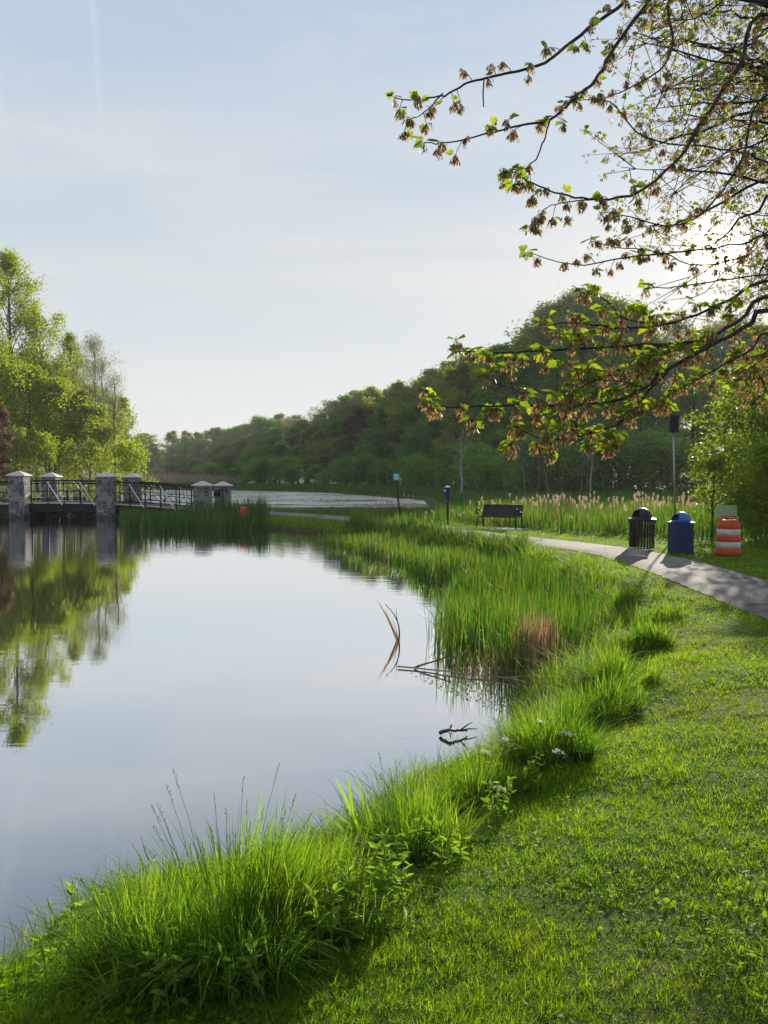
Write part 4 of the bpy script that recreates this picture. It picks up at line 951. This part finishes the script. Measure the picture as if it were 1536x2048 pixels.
# ------------------------------------------------------------------ trees
def tree_parts(seed, H, crown_w, trunk_r, base_frac=.3, nl=14, leaf=.3, nleaf=9000, leaning=0.0, up=.5, leafy=1.0, clump=.55, form='round'):
    """returns (wood Acc, leaf Acc); unit metres, base at origin"""
    g = np.random.default_rng(seed); wood = Acc(); lf = Acc()
    zs = np.linspace(0, 1, 9); bendx, bendy = g.normal(0, .02, 2) * H
    tr = np.stack([bendx * zs ** 2 + leaning * H * zs + g.normal(0, .006 * H, 9) * (zs > .1), bendy * zs ** 2 + g.normal(0, .006 * H, 9) * (zs > .1), zs * H * .92], 1)
    sweep(wood, tr, trunk_r * (1.12 - zs) ** .8 + trunk_r * .35 * np.exp(-zs * 40) , 8)
    tips = []; S0, S1, Q0, Q1 = [], [], [], []
    for i in range(nl):
        f = base_frac + (1 - base_frac) * ((i + g.random()) / nl) ** .9 * .97
        p = np.array([np.interp(f, zs, tr[:, q]) for q in range(3)]); az = i * 2.4 + g.normal(0, .4)
        k_ = (f - base_frac) / (1 - base_frac)
        env = {'round': math.sin(math.pi * (k_ * .72 + .24)), 'cone': 1.0 - .75 * k_, 'vase': .45 + .6 * k_}[form]
        L = crown_w * .5 * env * g.uniform(.75, 1.15); el = up * g.uniform(.5, 1.3) + .5 * k_
        d_ = np.array([math.cos(az) * math.cos(el), math.sin(az) * math.cos(el), math.sin(el)]); r0 = trunk_r * .38 * (1 - .6 * f)
        pts = [p]; cur = p.copy(); dd = d_.copy()
        for s_ in range(4):
            dd = dd + g.normal(0, .13, 3) + np.array([0, 0, .07]); dd /= np.linalg.norm(dd); cur = cur + dd * L / 4; pts.append(cur.copy())
        pts = np.array(pts)
        for a_ in range(4): S0.append(pts[a_]); S1.append(pts[a_ + 1]); Q0.append(r0 * (1 - a_ / 4.6)); Q1.append(r0 * (1 - (a_ + 1) / 4.6))
        for b_ in range(8):
            u = g.uniform(.25, 1.0); q = np.array([np.interp(u * 4, range(5), pts[:, c_]) for c_ in range(3)])
            sd_ = dd * .5 + g.normal(0, .6, 3) + np.array([0, 0, .2]); sd_ /= np.linalg.norm(sd_); l2 = L * g.uniform(.22, .42) * (1.2 - .4 * u); e = q + sd_ * l2
            S0.append(q); S1.append(e); Q0.append(r0 * .42 * (1.1 - u * .6)); Q1.append(r0 * .12)
            for c2 in range(4):
                v_ = g.uniform(.3, 1.0); q2 = q + (e - q) * v_; d3 = sd_ * .5 + g.normal(0, .6, 3); d3 /= np.linalg.norm(d3); e2 = q2 + d3 * l2 * .5
                S0.append(q2); S1.append(e2); Q0.append(r0 * .13); Q1.append(r0 * .04); tips.append(e2); tips.append((q2 + e2) / 2)
            tips.append(e)
    segs_tube(wood, S0, S1, np.array(Q0), np.array(Q1), 5)
    tips = np.array(tips); keep_ = g.random(len(tips)) < leafy; tips = tips[keep_]
    if len(tips) and nleaf:
        idx = g.integers(0, len(tips), nleaf); Cn = tips[idx] + g.normal(0, clump * crown_w / 14, (nleaf, 3)); hue = g.random(len(tips))
        rn_ = np.clip(hue[idx] * .6 + g.random(nleaf) * .4, 0, 1)
        scatter(lf, CARD_V, CARD_T, Cn, frames(nleaf, g, .25), leaf * g.uniform(.6, 1.3, nleaf), rn_)
    return wood, lf
def make_tree(name, seed, barkm, leafm, **kw):
    wd, lf = tree_parts(seed, **kw); root = bpy.data.objects.new(name, None); COL.objects.link(root); root.empty_display_size = 1
    wd.build('trunk', M[barkm], root, smooth=True)
    if lf.n: lf.build('crown', M[leafm], root)
    return root
def put(proto, used, x_, y_, H, H0, label, group, wscale=None, rz=0, z=None, cat='tree'):
    o = proto if not used.get(proto.name) else copy_tree(proto); used[proto.name] = 1
    s = H / H0; ws = wscale or s; o.location = (x_, y_, (hz(x_, y_) if z is None else z) - .1); o.scale = (ws, ws, s); o.rotation_euler = (0, 0, rz); tag(o, label, cat, group); return o
used = {}
# left grove
g_left = 'trees of the grove left of the bridge'
LT = [  # px, py top, distance, maker, label
 (30, 480, 72, dict(barkm='bark', leafm='bright', H=28, crown_w=12, trunk_r=.30, base_frac=.42, nl=20, leaf=.24, nleaf=11500, up=.85, clump=.38, leafy=.6), 'tallest tree at the left edge, airy pale green top on a dark leaning trunk'),
 (-45, 500, 80, dict(barkm='bark', leafm='bright2', H=28, crown_w=11, trunk_r=.30, base_frac=.35, nl=20, leaf=.24, nleaf=9500, up=.8, leafy=.6, clump=.4), 'tall olive tree cut by the left edge behind the tallest tree'),
 (100, 590, 76, dict(barkm='bark', leafm='bright', H=22, crown_w=9.5, trunk_r=.22, base_frac=.3, nl=20, leaf=.23, nleaf=8500, up=.75, leafy=.7, clump=.4), 'slender tree just right of the tallest, thin yellow green crown'),
 (150, 640, 82, dict(barkm='bark', leafm='bright2', H=21, crown_w=9, trunk_r=.2, base_frac=.3, nl=18, leaf=.16, nleaf=10000, up=.9, leafy=.5, clump=.4), 'thin olive tree with a see-through top left of the grey bare one'),
 (192, 655, 78, dict(barkm='bark_pale', leafm='pale', H=20, crown_w=10, trunk_r=.19, base_frac=.35, nl=24, leaf=.14, nleaf=5200, up=1.0, leafy=.6), 'nearly bare grey tree with fine upswept twigs'),
 (60, 720, 66, dict(barkm='bark_dark', leafm='bright', H=15.5, crown_w=9, trunk_r=.16, base_frac=.26, nl=34, leaf=.27, nleaf=9500, up=.5, clump=.5), 'dense bright yellow green tree filling the lower left'),
 (120, 745, 68, dict(barkm='bark_dark', leafm='bright', H=15, crown_w=8, trunk_r=.15, base_frac=.28, nl=32, leaf=.27, nleaf=8500, up=.5, clump=.5), 'dense bright green tree in the middle of the left grove'),
 (-10, 690, 64, dict(barkm='bark_dark', leafm='bright', H=17, crown_w=9, trunk_r=.16, base_frac=.15, nl=32, leaf=.27, nleaf=8500, up=.5, clump=.5), 'bright green tree at the left edge below the tallest tree'),
 (168, 765, 70, dict(barkm='bark', leafm='bright2', H=13.5, crown_w=7, trunk_r=.17, base_frac=.3, nl=26, leaf=.26, nleaf=7500, up=.5, clump=.45), 'tree with a straight pale grey trunk right of the grove centre'),
 (205, 800, 71, dict(barkm='bark_dark', leafm='bright', H=11.5, crown_w=6, trunk_r=.12, base_frac=.15, nl=26, leaf=.25, nleaf=7500, up=.45, clump=.5), 'lower leafy green tree near the right end of the left grove'),
 (232, 742, 66, dict(barkm='bark', leafm='olive', H=15, crown_w=7, trunk_r=.17, base_frac=.4, nl=12, leaf=.14, nleaf=500, up=.8, leafy=.35), 'dead bare tree with forked branches at the right end of the left grove'),
 (215, 700, 74, dict(barkm='bark_pale', leafm='pale', H=18, crown_w=9, trunk_r=.17, base_frac=.35, nl=24, leaf=.13, nleaf=3000, up=1.0, leafy=.5), 'second grey bare tree, right of the first upswept one'),
 (160, 690, 86, dict(barkm='bark', leafm='olive', H=20, crown_w=9, trunk_r=.18, base_frac=.3, nl=24, leaf=.16, nleaf=4500, up=.95, leafy=.5), 'twiggy half bare tree with olive buds left of the grey ones'),
 (255, 880, 63, dict(barkm='bark_dark', leafm='bright', H=6.5, crown_w=5.2, trunk_r=.08, base_frac=.2, nl=16, leaf=.22, nleaf=3200, up=.3, clump=.5), 'small yellow green tree reaching over the bridge pillars'),
 (0, 790, 58, dict(barkm='bark_dark', leafm='redleaf', H=12, crown_w=4.2, trunk_r=.12, base_frac=.1, nl=22, leaf=.22, nleaf=10000, up=.5), 'reddish brown tree at the left edge of the picture'),
 (95, 860, 62, dict(barkm='bark_dark', leafm='bright', H=8, crown_w=6, trunk_r=.09, base_frac=.15, nl=18, leaf=.22, nleaf=3600, up=.3, clump=.5), 'low green tree behind the second stone pillar'),
 (180, 875, 64, dict(barkm='bark_dark', leafm='bright2', H=7.5, crown_w=6, trunk_r=.09, base_frac=.15, nl=18, leaf=.22, nleaf=3200, up=.3, clump=.5), 'low olive tree behind the middle stone pillar'),
 (35, 850, 61, dict(barkm='bark_dark', leafm='bright2', H=8, crown_w=6, trunk_r=.09, base_frac=.15, nl=18, leaf=.22, nleaf=3200, up=.3, clump=.5), 'low olive tree behind the leftmost stone pillar'),
]
for i, (px, py, D, kw, lab) in enumerate(LT):
    x_ = col_at(px, D); H = DP(px, py, D).z - hz(x_, D); H0 = kw['H']
    o = make_tree('broadleaf_tree', 100 + i, **kw); put(o, used, x_, D, H, H0 * 1.0, lab, g_left, rz=i * 1.1)
# standing trunks deeper in the grove
for i, (px, D, H) in enumerate(((92, 80, 15), (100, 84, 16), (112, 79, 14), (135, 86, 15), (60, 82, 16), (20, 85, 17), (182, 83, 13), (216, 80, 12), (75, 95, 17), (150, 98, 16), (200, 100, 15), (0, 97, 18), (45, 105, 18), (110, 108, 17), (238, 95, 13))):
    o = make_tree('broadleaf_tree', 200 + i, barkm='bark_dark', leafm='bright2' if i % 2 else 'bright', H=H, crown_w=7, trunk_r=.16, base_frac=.4, nl=14, leaf=.3, nleaf=5000, up=.6) if i < 4 else None
    if o: protos_l = globals().setdefault('protos_l', []); protos_l.append((o, H))
    pr, H0 = protos_l[i % 4]
    x_ = col_at(px, D); put(pr, used, x_, D, H, H0, 'thin dark trunked tree deep inside the left grove', 'thin dark trunks inside the left grove', rz=i)

# woods across the water: prototypes
def fp(seed, leafm, barkm='bark_dark', n=15000, leafs=.32, H=22, cw=11, **k):
    kk = dict(H=H, crown_w=cw, trunk_r=.28, base_frac=.14, nl=26, leaf=leafs, nleaf=n, up=.5, clump=.42); kk.update(k)
    return (make_tree('broadleaf_tree', seed, barkm, leafm, **kk), kk['H'], leafm)
FP = {'mid': [fp(301, 'mid'), fp(302, 'mid', cw=9)], 'deep': [fp(303, 'deep'), fp(304, 'deep', cw=9)], 'olive': [fp(305, 'olive'), fp(306, 'olive', cw=9, n=11000)],
      'pale': [fp(307, 'pale', 'bark', n=5200, leafs=.30, base_frac=.35, leafy=.7), fp(308, 'pale', 'bark', n=4200, leafs=.28, base_frac=.3, up=.8, leafy=.6)], 'redleaf': [fp(309, 'redleaf', n=9000, leafs=.3, cw=8)],
      'bright2': [fp(310, 'bright2', n=12000, cw=9)]}
names = {'mid': 'green tree', 'deep': 'dark green tree', 'olive': 'olive green tree', 'pale': 'pale half-leafed tree', 'redleaf': 'reddish brown tree', 'bright2': 'yellow green tree'}
sil = [(-200, 850), (250, 858), (350, 855), (430, 850), (480, 838), (560, 815), (620, 824), (650, 802), (700, 773), (760, 757), (830, 748), (880, 712), (960, 694), (1000, 668), (1060, 645), (1095, 600), (1150, 563), (1230, 572), (1290, 612), (1400, 628), (1700, 600)]
def silh(px): return np.interp(px, [s[0] for s in sil], [s[1] for s in sil])
marks = [(-400, 'seen through the left grove'), (270, 'above the right end of the bridge'), (400, 'above the low stone pillars'), (480, 'behind the marker post'), (560, 'above the open back pond'), (660, 'above the right part of the back pond'), (760, 'behind the small blue sign'),
         (850, 'behind the box on the post'), (940, 'behind the bench'), (1040, 'right of the bench'), (1120, 'behind the bare sapling'), (1200, 'left of the black trash bin'), (1270, 'behind the black trash bin'), (1330, 'behind the pole with the nest box'), (1400, 'behind the traffic drum'), (1520, 'at the right edge')]
rf = random.Random(11); count = {}
FE = np.array(FEDGE, float); seg = np.hypot(*np.diff(FE, axis=0).T); cum = np.concatenate([[0], np.cumsum(seg)])
placed = []
for row, (off, step, hf) in enumerate(((3, 6.0, .62), (9, 6.2, .84), (17, 5.6, .97), (27, 7.0, 1.0))):
    s_ = rf.uniform(0, 3)
    while s_ < cum[-1]:
        x_ = np.interp(s_, cum, FE[:, 0]); y_ = np.interp(s_, cum, FE[:, 1]); k_ = min(len(seg) - 1, np.searchsorted(cum, s_) - 1 if s_ > 0 else 0)
        tx, ty = (FE[k_ + 1] - FE[k_]) / seg[k_]; x_ += ty * off + rf.uniform(-1.5, 1.5); y_ += -tx * off + rf.uniform(-1.5, 1.5)
        s_ += step * rf.uniform(.8, 1.25) * (1 + .3 * (y_ > 200))
        px = 768 + F * x_ / y_
        if px < (225 if row < 2 else 20) or px > 1660: continue
        yt = silh(px) + rf.uniform(-4, 13); H = (DP(px, yt, y_).z - hz(x_, y_)) * hf * rf.uniform(.9, 1.0) if row < 2 else (DP(px, yt, y_).z - hz(x_, y_))
        if row == 0 and rf.random() < .25: H *= .75
        u = rf.random()
        if row >= 2: kind = ('pale' if (px > 960 or 500 < px < 600 or 640 < px < 700) and u < (.28 if px > 960 else .55) else 'bright2' if u < .35 else 'olive' if u < .7 else 'mid')
        else: kind = 'deep' if u < .34 else 'mid' if u < .66 else 'olive' if u < .84 else 'bright2'
        if row == 1 and 690 < px < 765: kind = 'redleaf'
        if row == 0 and (abs(px - 800) < 16 or abs(px - 720) < 14): kind = 'redleaf'
        placed.append((y_, x_, row, H, kind, px))
for (y_, x_, row, H, kind, px) in placed:
    pr, H0, lm = rf.choice(FP[kind]); mk = [m_ for p_, m_ in marks if p_ <= px][-1]
    rowt = ('front row', 'second row', 'third row', 'rear skyline')[row]
    lab = '%s, %s of far woods, %s' % (names[kind], rowt, mk); cw_ = min(1.4, max(.85, H / H0)) * (1.08 + .42 * (y_ > 180)) * rf.uniform(.85, 1.2) * (1.18 if row > 1 else 1)
    put(pr, used, x_, y_, H, H0, lab, lab.replace(names[kind], names[kind] + 's'), wscale=cw_, rz=rf.uniform(0, 6.28))
for kd in FP:
    for pr, H0, lm in FP[kd]:
        if not used.get(pr.name):
            for ch in list(pr.children): bpy.data.objects.remove(ch)
            bpy.data.objects.remove(pr)

# undergrowth at the foot of the woods
sh = [make_tree('shrub', 401 + i, 'bark_dark', m_, H=5, crown_w=6, trunk_r=.06, base_frac=.04, nl=22, leaf=.26, nleaf=4200, up=.35, clump=.9) for i, m_ in enumerate(('deep', 'deep', 'mid'))]
shused = {}
for i in range(46):
    t_ = i / 45
    pts = [(46, 84), (30, 88), (19, 92), (13, 108), (3, 150), (-14, 182), (-40, 215), (-75, 235)]
    L_ = np.linspace(0, 1, len(pts)); x_ = np.interp(t_, L_, [p_[0] for p_ in pts]) + rf.uniform(-2, 2); y_ = np.interp(t_, L_, [p_[1] for p_ in pts]) + rf.uniform(-3, 4)
    pr = sh[i % 3]; px = 768 + F * x_ / y_; mk = [m_ for p_, m_ in marks if p_ <= px][-1]; H = rf.uniform(1.8, 6.8)
    put(pr, shused, x_, y_, H, 5, '%s shrub edging the far woods, %s' % (('dark green', 'blackish green', 'mid green')[i % 3], mk), '%s shrubs edging the far woods, %s' % (('dark green', 'blackish green', 'mid green')[i % 3], mk), wscale=H / 5 * 1.3, rz=i * 2.0, cat='shrub')

# pale bare trunks in front of the woods
for i, (px, py, pb, D, ln, lab) in enumerate(((922, 850, 975, 84, .0, 'tall pale bare trunk in front of the woods behind the box on the post'), (1052, 815, 985, 82, -.12, 'leaning pale bare tree left of the sapling'),
        (1100, 840, 985, 80, -.16, 'leaning grey bare tree behind the sapling'), (1180, 850, 985, 82, .03, 'upright grey bare tree right of the sapling'), (1160, 880, 985, 79, .06, 'short grey bare tree close right of the sapling'), (1075, 870, 985, 80, .05, 'thin grey bare tree between the leaning ones'))):
    x_ = col_at(px, D); H = DP(px, py, D).z - .3; o = make_tree('bare_tree', 500 + i, 'bark_pale' if i in (0, 3) else 'bark', 'pale', H=H, crown_w=H * .5, trunk_r=.13 - .012 * i, base_frac=.35, nl=12, leaf=.1, nleaf=0, leaning=ln, up=.7)
    put(o, used, x_, D, H, H, lab, 'bare trees before the woods')
# bare sapling between bench and bins
b = G(1122, 1066, .4); H = DP(1122, 925, b.y).z - hz(b.x, b.y); o = make_tree('sapling', 520, 'bark', 'pale', H=H, crown_w=1.5, trunk_r=.022, base_frac=.3, nl=14, leaf=.03, nleaf=0, up=.8); put(o, used, b.x, b.y, H, H, 'slim bare sapling between the bench and the black bin', None)

# shrubs and small trees at the right, behind the drum
RS = [(1500, 690, 27.5, dict(H=7, crown_w=4.6, trunk_r=.09, base_frac=.12, nl=30, leaf=.16, nleaf=9500, up=.5, clump=.5), 'shrub', 'tall leafy green tree at the right edge behind the drum'),
      (1552, 880, 21.5, dict(H=3.4, crown_w=3.0, trunk_r=.05, base_frac=.06, nl=26, leaf=.12, nleaf=9500, up=.4, clump=.8), 'shrub', 'bright bushy shrub at the right edge beside the drum'),
      (1425, 905, 25.5, dict(H=3.2, crown_w=2.6, trunk_r=.05, base_frac=.25, nl=16, leaf=.13, nleaf=1900, up=.45, clump=.7, leafy=.8), 'shrub', 'open leggy shrub with flowering twigs behind the blue bin'),
      (1480, 985, 23.5, dict(H=2.0, crown_w=2.0, trunk_r=.04, base_frac=.05, nl=18, leaf=.075, nleaf=9000, up=.35, clump=.8), 'mid', 'low dark green shrub directly behind the board'),
      (1560, 780, 24.5, dict(H=5.5, crown_w=4.0, trunk_r=.08, base_frac=.1, nl=28, leaf=.15, nleaf=8500, up=.45, clump=.8), 'shrub', 'dense yellow green tree cut by the right edge')]
for i, (px, py, D, kw, lm, lab) in enumerate(RS):
    x_ = col_at(px, D); H = DP(px, py, D).z - hz(x_, D); H0 = kw['H']; o = make_tree('shrub' if i in (1, 2, 3) else 'small_tree', 540 + i, 'bark_dark', lm, **kw); put(o, used, x_, D, H, H0, lab, 'bushes behind the traffic drum', rz=i, cat='shrub' if i in (1, 2, 3) else 'tree')

# ------------------------------------------------------------------ the maple overhead
TB = np.array([9.6, 10.2, 0.0]); TB[2] = hz(TB[0], TB[1])
mp = empty('maple_tree', tuple(TB), 'big maple at the right with hanging winged seeds and branches over the lawn', 'tree')
wood, leaves, keys, twg = Acc(), Acc(), Acc(), Acc()
g = np.random.default_rng(77)
trunk = np.array([(9.6, 10.2, TB[2] - .2), (9.5, 10.1, 1.8), (9.25, 10.0, 4.0), (9.1, 10.1, 6.5), (9.3, 10.3, 9.0), (9.2, 10.2, 12.0)])
sweep(wood, smooth_path(trunk, 4), np.linspace(.34, .12, 21), 12)
def trunk_at(z): return np.array([np.interp(z, trunk[:, 2], trunk[:, q]) for q in range(3)])
def cluster(c, s=1.0, nl=4, nk=12, simple=False, axis=None):
    """young leaves over a hanging bunch of winged keys"""
    c = np.asarray(c, float)
    if nl:
        Fr = np.zeros((nl, 3, 3)); Cl = np.zeros((nl, 3))
        for i in range(nl):
            az = g.uniform(0, 6.28); el = g.uniform(-.7, .45); x = np.array([math.cos(az) * math.cos(el), math.sin(az) * math.cos(el), math.sin(el)])
            n_ = np.array([0, 0, 1.]) + g.normal(0, .45, 3); z = n_ - n_.dot(x) * x; z /= np.linalg.norm(z); Fr[i] = np.stack([x, np.cross(z, x), z], 1); Cl[i] = c + x * .025 * s + np.array([0, 0, .012])
            if not simple: sweep(twg, [c, Cl[i]], [.0012, .0009], 4)
        scatter(leaves, LEAF5_V if simple else MAPLE_V, LEAF5_T if simple else MAPLE_T, Cl, Fr, .062 * s * g.uniform(.55, 1.2, nl), g.random(nl))
    if nk:
        az = g.uniform(0, 6.28, nk); dr = g.uniform(.25, 1.0, nk)
        st = c + np.stack([.030 * s * np.cos(az) * g.random(nk), .030 * s * np.sin(az) * g.random(nk), .012 - .055 * s * dr], 1) + g.normal(0, .007 * s, (nk, 3))
        if not simple: segs_tube(twg, np.repeat(c[None], nk, 0), st, .0006, .0006, 3)
        for sg in (-1, 1):
            a2 = az + sg * 1.2; x = np.stack([.45 * np.cos(a2), .45 * np.sin(a2), -g.uniform(.7, 1.2, nk)], 1); x /= np.linalg.norm(x, axis=1)[:, None]
            q_ = g.normal(size=(nk, 3)); z = q_ - (q_ * x).sum(1)[:, None] * x; z /= np.linalg.norm(z, axis=1)[:, None]
            scatter(keys, SAM_V, SAM_T, st, np.stack([x, np.cross(z, x), z], 2), .030 * s * g.uniform(.8, 1.2, nk), g.random(nk))
def branch(pxs, d0, d1, r0, r1, start=None, spacing=.095, s=.95, lm=4, leafy=.5, bare=0.0, nk=(18, 30), dens=1.1):
    n = len(pxs); P = [tuple(DP(px, py, d0 + (d1 - d0) * i / (n - 1))) for i, (px, py) in enumerate(pxs)]
    if start is not None:
        a0 = trunk_at(start); b0 = np.array(P[0]); mid = a0 * .45 + b0 * .55 + np.array([0, 0, .25 + .1 * (b0[2] - a0[2])]); pre = [tuple(a0), tuple(mid)]
    else: pre = []
    Q = smooth_path(pre + P, 5); n2 = len(Q); k0 = len(pre) * 5
    Q[k0:] += g.normal(0, .004, Q[k0:].shape)
    ra = np.concatenate([np.linspace(max(r0 * 1.6, .03), r0, k0 + 1)[:-1], np.linspace(r0, r1, n2 - k0)]) if pre else np.linspace(r0, r1, n2)
    sweep(wood, Q, ra, 8)
    vis = Q[k0:]; sl_ = np.linalg.norm(np.diff(vis, axis=0), axis=1); cu = np.concatenate([[0], np.cumsum(sl_)]); L = cu[-1]
    u = bare * L
    while u < L:
        u += spacing * g.uniform(.45, 1.6) / dens
        if u > L: break
        p = np.array([np.interp(u, cu, vis[:, q]) for q in range(3)]); j = min(len(vis) - 2, int(np.searchsorted(cu, u)) - 1); dd = vis[j + 1] - vis[j]; dd /= np.linalg.norm(dd) + 1e-9
        sd_ = np.cross(dd, g.normal(size=3)); sd_ /= np.linalg.norm(sd_); l2 = g.uniform(.02, .13) * s; e = p + (sd_ * .8 + dd * .5) * l2 + np.array([0, 0, -.01])
        sweep(twg, [p, (p + e) / 2 + np.array([0, 0, .008]), e], [.003, .0024, .0018], 5)
        cluster(e, s, int(g.integers(1, lm + 1)) if g.random() < leafy else int(g.integers(0, 2)), int(g.integers(*nk)))
    cluster(vis[-1], s, 4, 8)
    return Q
# upper set, dark against the sky
branch([(1290, -30), (1250, 3), (1160, 70), (1090, 125), (1000, 150), (940, 165), (890, 190), (840, 200), (790, 197)], 6.6, 4.9, .016, .003, start=7.2, bare=.12, spacing=.15, leafy=.3)
branch([(885, 188), (850, 225), (815, 240)], 5.1, 5.0, .005, .002, spacing=.1, leafy=.5)
branch([(1330, -40), (1300, 0), (1230, 95), (1190, 160), (1150, 195), (1100, 240), (1040, 250), (985, 265), (900, 285), (850, 287)], 6.8, 4.9, .017, .003, start=6.4, spacing=.13, leafy=.35, bare=.05)
branch([(1100, 240), (1085, 290), (1062, 330), (1035, 338), (1008, 346)], 5.6, 5.3, .006, .003, spacing=.12, leafy=.1, bare=.4)
branch([(1560, 30), (1480, 130), (1400, 250), (1370, 300), (1300, 370), (1240, 395), (1180, 398), (1110, 385), (1060, 365), (1030, 345)], 6.6, 5.2, .017, .003, start=5.6, spacing=.12, leafy=.3)
branch([(1190, 398), (1130, 405), (1095, 415), (1060, 450)], 5.6, 5.2, .005, .002, spacing=.1, leafy=.25, bare=.3)
branch([(1390, -20), (1345, 90), (1320, 140), (1250, 180), (1200, 200)], 7.0, 6.2, .012, .003, start=7.0, spacing=.14, leafy=.3)
branch([(1580, 335), (1500, 310), (1420, 295), (1290, 275), (1220, 205), (1150, 200)], 7.4, 6.0, .011, .003, start=5.2, spacing=.13, leafy=.4)
branch([(1580, 470), (1480, 490), (1350, 505), (1250, 515), (1150, 530), (1055, 505)], 7.0, 5.8, .010, .003, start=4.4, spacing=.15, leafy=.35)
branch([(1560, 180), (1480, 330), (1400, 430), (1330, 450), (1250, 430), (1200, 425)], 7.6, 6.0, .011, .003, start=5.4, spacing=.12, leafy=.35)
branch([(1500, 510), (1400, 530), (1300, 500), (1230, 495), (1180, 480)], 6.6, 6.0, .006, .003, spacing=.13, leafy=.5)
branch([(1560, 545), (1440, 560), (1350, 575), (1290, 575)], 5.6, 5.0, .006, .003, spacing=.2, leafy=.9, nk=(1, 4))
# the twig hanging down
sweep(wood, [tuple(DP(968, 158, 5.2)), tuple(DP(966, 185, 5.2)), tuple(DP(967, 214, 5.2))], [.005, .005, .004], 5)
# lower set, glowing in front of the woods
lo = dict(lm=7, leafy=1.0, nk=(14, 26), s=1.15)
branch([(1570, 620), (1500, 650), (1440, 682), (1330, 742), (1290, 775), (1220, 802), (1100, 812), (1000, 812), (900, 815), (850, 797)], 6.2, 4.7, .019, .003, start=3.4, spacing=.12, bare=.28, **lo)
branch([(1340, 738), (1290, 790), (1240, 845), (1180, 868), (1100, 880), (1025, 852)], 5.7, 4.9, .010, .003, spacing=.06, bare=.25, **lo)
branch([(1570, 590), (1480, 640), (1400, 682), (1250, 692), (1100, 700), (1000, 706), (920, 702)], 6.6, 5.2, .018, .003, start=3.8, spacing=.11, bare=.25, **lo)
branch([(1570, 560), (1460, 600), (1350, 645), (1250, 656), (1150, 646), (1085, 650)], 6.9, 5.6, .014, .003, start=4.0, spacing=.11, bare=.2, **lo)
branch([(1400, 682), (1300, 700), (1240, 740), (1180, 740), (1130, 735)], 6.2, 5.4, .008, .003, spacing=.09, bare=.2, **lo)
branch([(1350, 645), (1260, 640), (1210, 600), (1165, 575)], 6.4, 5.8, .007, .003, spacing=.11, bare=.1, **lo)
branch([(1100, 812), (1060, 790), (1000, 770), (975, 752)], 5.0, 4.7, .004, .002, spacing=.14, **lo)
branch([(1290, 775), (1200, 760), (1150, 780), (1110, 785)], 5.5, 5.1, .005, .002, spacing=.07, **lo)
branch([(1440, 682), (1380, 700), (1330, 690), (1280, 715)], 6.0, 5.6, .006, .003, spacing=.10, **lo)
branch([(1580, 660), (1500, 700), (1420, 745), (1340, 790), (1290, 800)], 6.6, 5.9, .010, .003, start=3.2, spacing=.11, bare=.2, **lo)
# inner crown behind: many fine branches with smaller-looking bunches
def crown_branch(tgt, z0, ncl, s=1.0, simple=True):
    a0 = trunk_at(z0); b0 = np.array(tgt); mid = a0 * .5 + b0 * .5 + np.array([0, 0, .12 * np.linalg.norm(b0 - a0)]) + g.normal(0, .25, 3)
    Q = smooth_path([tuple(a0), tuple(mid), tuple(mid * .45 + b0 * .55 + g.normal(0, .22, 3)), tuple(b0)], 6); Q[3:] += g.normal(0, .03, Q[3:].shape); sweep(wood, Q, np.linspace(.04, .003, len(Q)), 6)
    L = np.linalg.norm(b0 - a0); s0, s1, cc = [], [], []
    for q in range(ncl):
        u = g.uniform(.42, 1) ** .8 * (len(Q) - 1); i_ = min(len(Q) - 2, int(u)); p = Q[i_] + (Q[i_ + 1] - Q[i_]) * (u - i_)
        d_ = g.normal(size=3) * np.array([1, 1, .8]) + np.array([0, 0, -.15]); d_ /= np.linalg.norm(d_); e = p + d_ * g.uniform(.2, 1.0); s0.append(p); s1.append(e)
        for h_ in range(3): cc.append(p + (e - p) * g.uniform(.4, 1) + g.normal(0, .06, 3))
        cc.append(e)
    segs_tube(twg, s0, s1, .006, .002, 4)
    for c_ in cc: cluster(c_, s, int(g.integers(0, 3)), int(g.integers(4, 10)), True)
for i in range(74):
    px = 1570 - 340 * g.random() ** 1.5; py = g.uniform(-60, 640); D = g.uniform(8.0, 14.0)
    if px < 1330 and py > 460: py = g.uniform(0, 420)
    if abs(px - 1435) < 60 and abs(py - 500) < 70: continue
    crown_branch(DP(px, py, D), g.uniform(4.0, 10), 22, .95)
for i in range(16):
    px = g.uniform(1440, 1600); py = g.uniform(650, 830); D = g.uniform(8.5, 13); crown_branch(DP(px, py, D), g.uniform(3.0, 4.5), 20, 1.2)
for i in range(34):   # the rest of the crown, right of the picture
    az = g.uniform(-1.2, 3.6); rr = g.uniform(2.0, 5.0); z = g.uniform(4.2, 12.5); tg = (9.4 + rr * math.cos(az), 10.2 + rr * math.sin(az), z); crown_branch(tg, z - .8, 11, 1.3)
for a, nm, mm, sm in ((wood, 'trunk', 'bark_dark', True), (twg, 'twigs', 'bark_dark', True), (leaves, 'leaves', 'maple', False), (keys, 'seed_keys', 'samara', False)):
    o = a.build(nm, M[mm], mp, smooth=sm); o.location = tuple(-TB)

# the air: slight haze that lets the far woods fade
bm = bmesh.new(); box(bm, (0, 0, 26), (1000, 1000, 56)); m, t, out = mat('thin_haze'); v_ = t.new('ShaderNodeVolumePrincipled')
v_.inputs['Density'].default_value = .00028; v_.inputs['Color'].default_value = (.84, .90, .92, 1); v_.inputs['Anisotropy'].default_value = .15
t.link(v_.outputs[0], out.inputs['Volume']); tag(bmo('haze', bm, m), 'thin evening haze over the park', 'haze', kind='stuff')
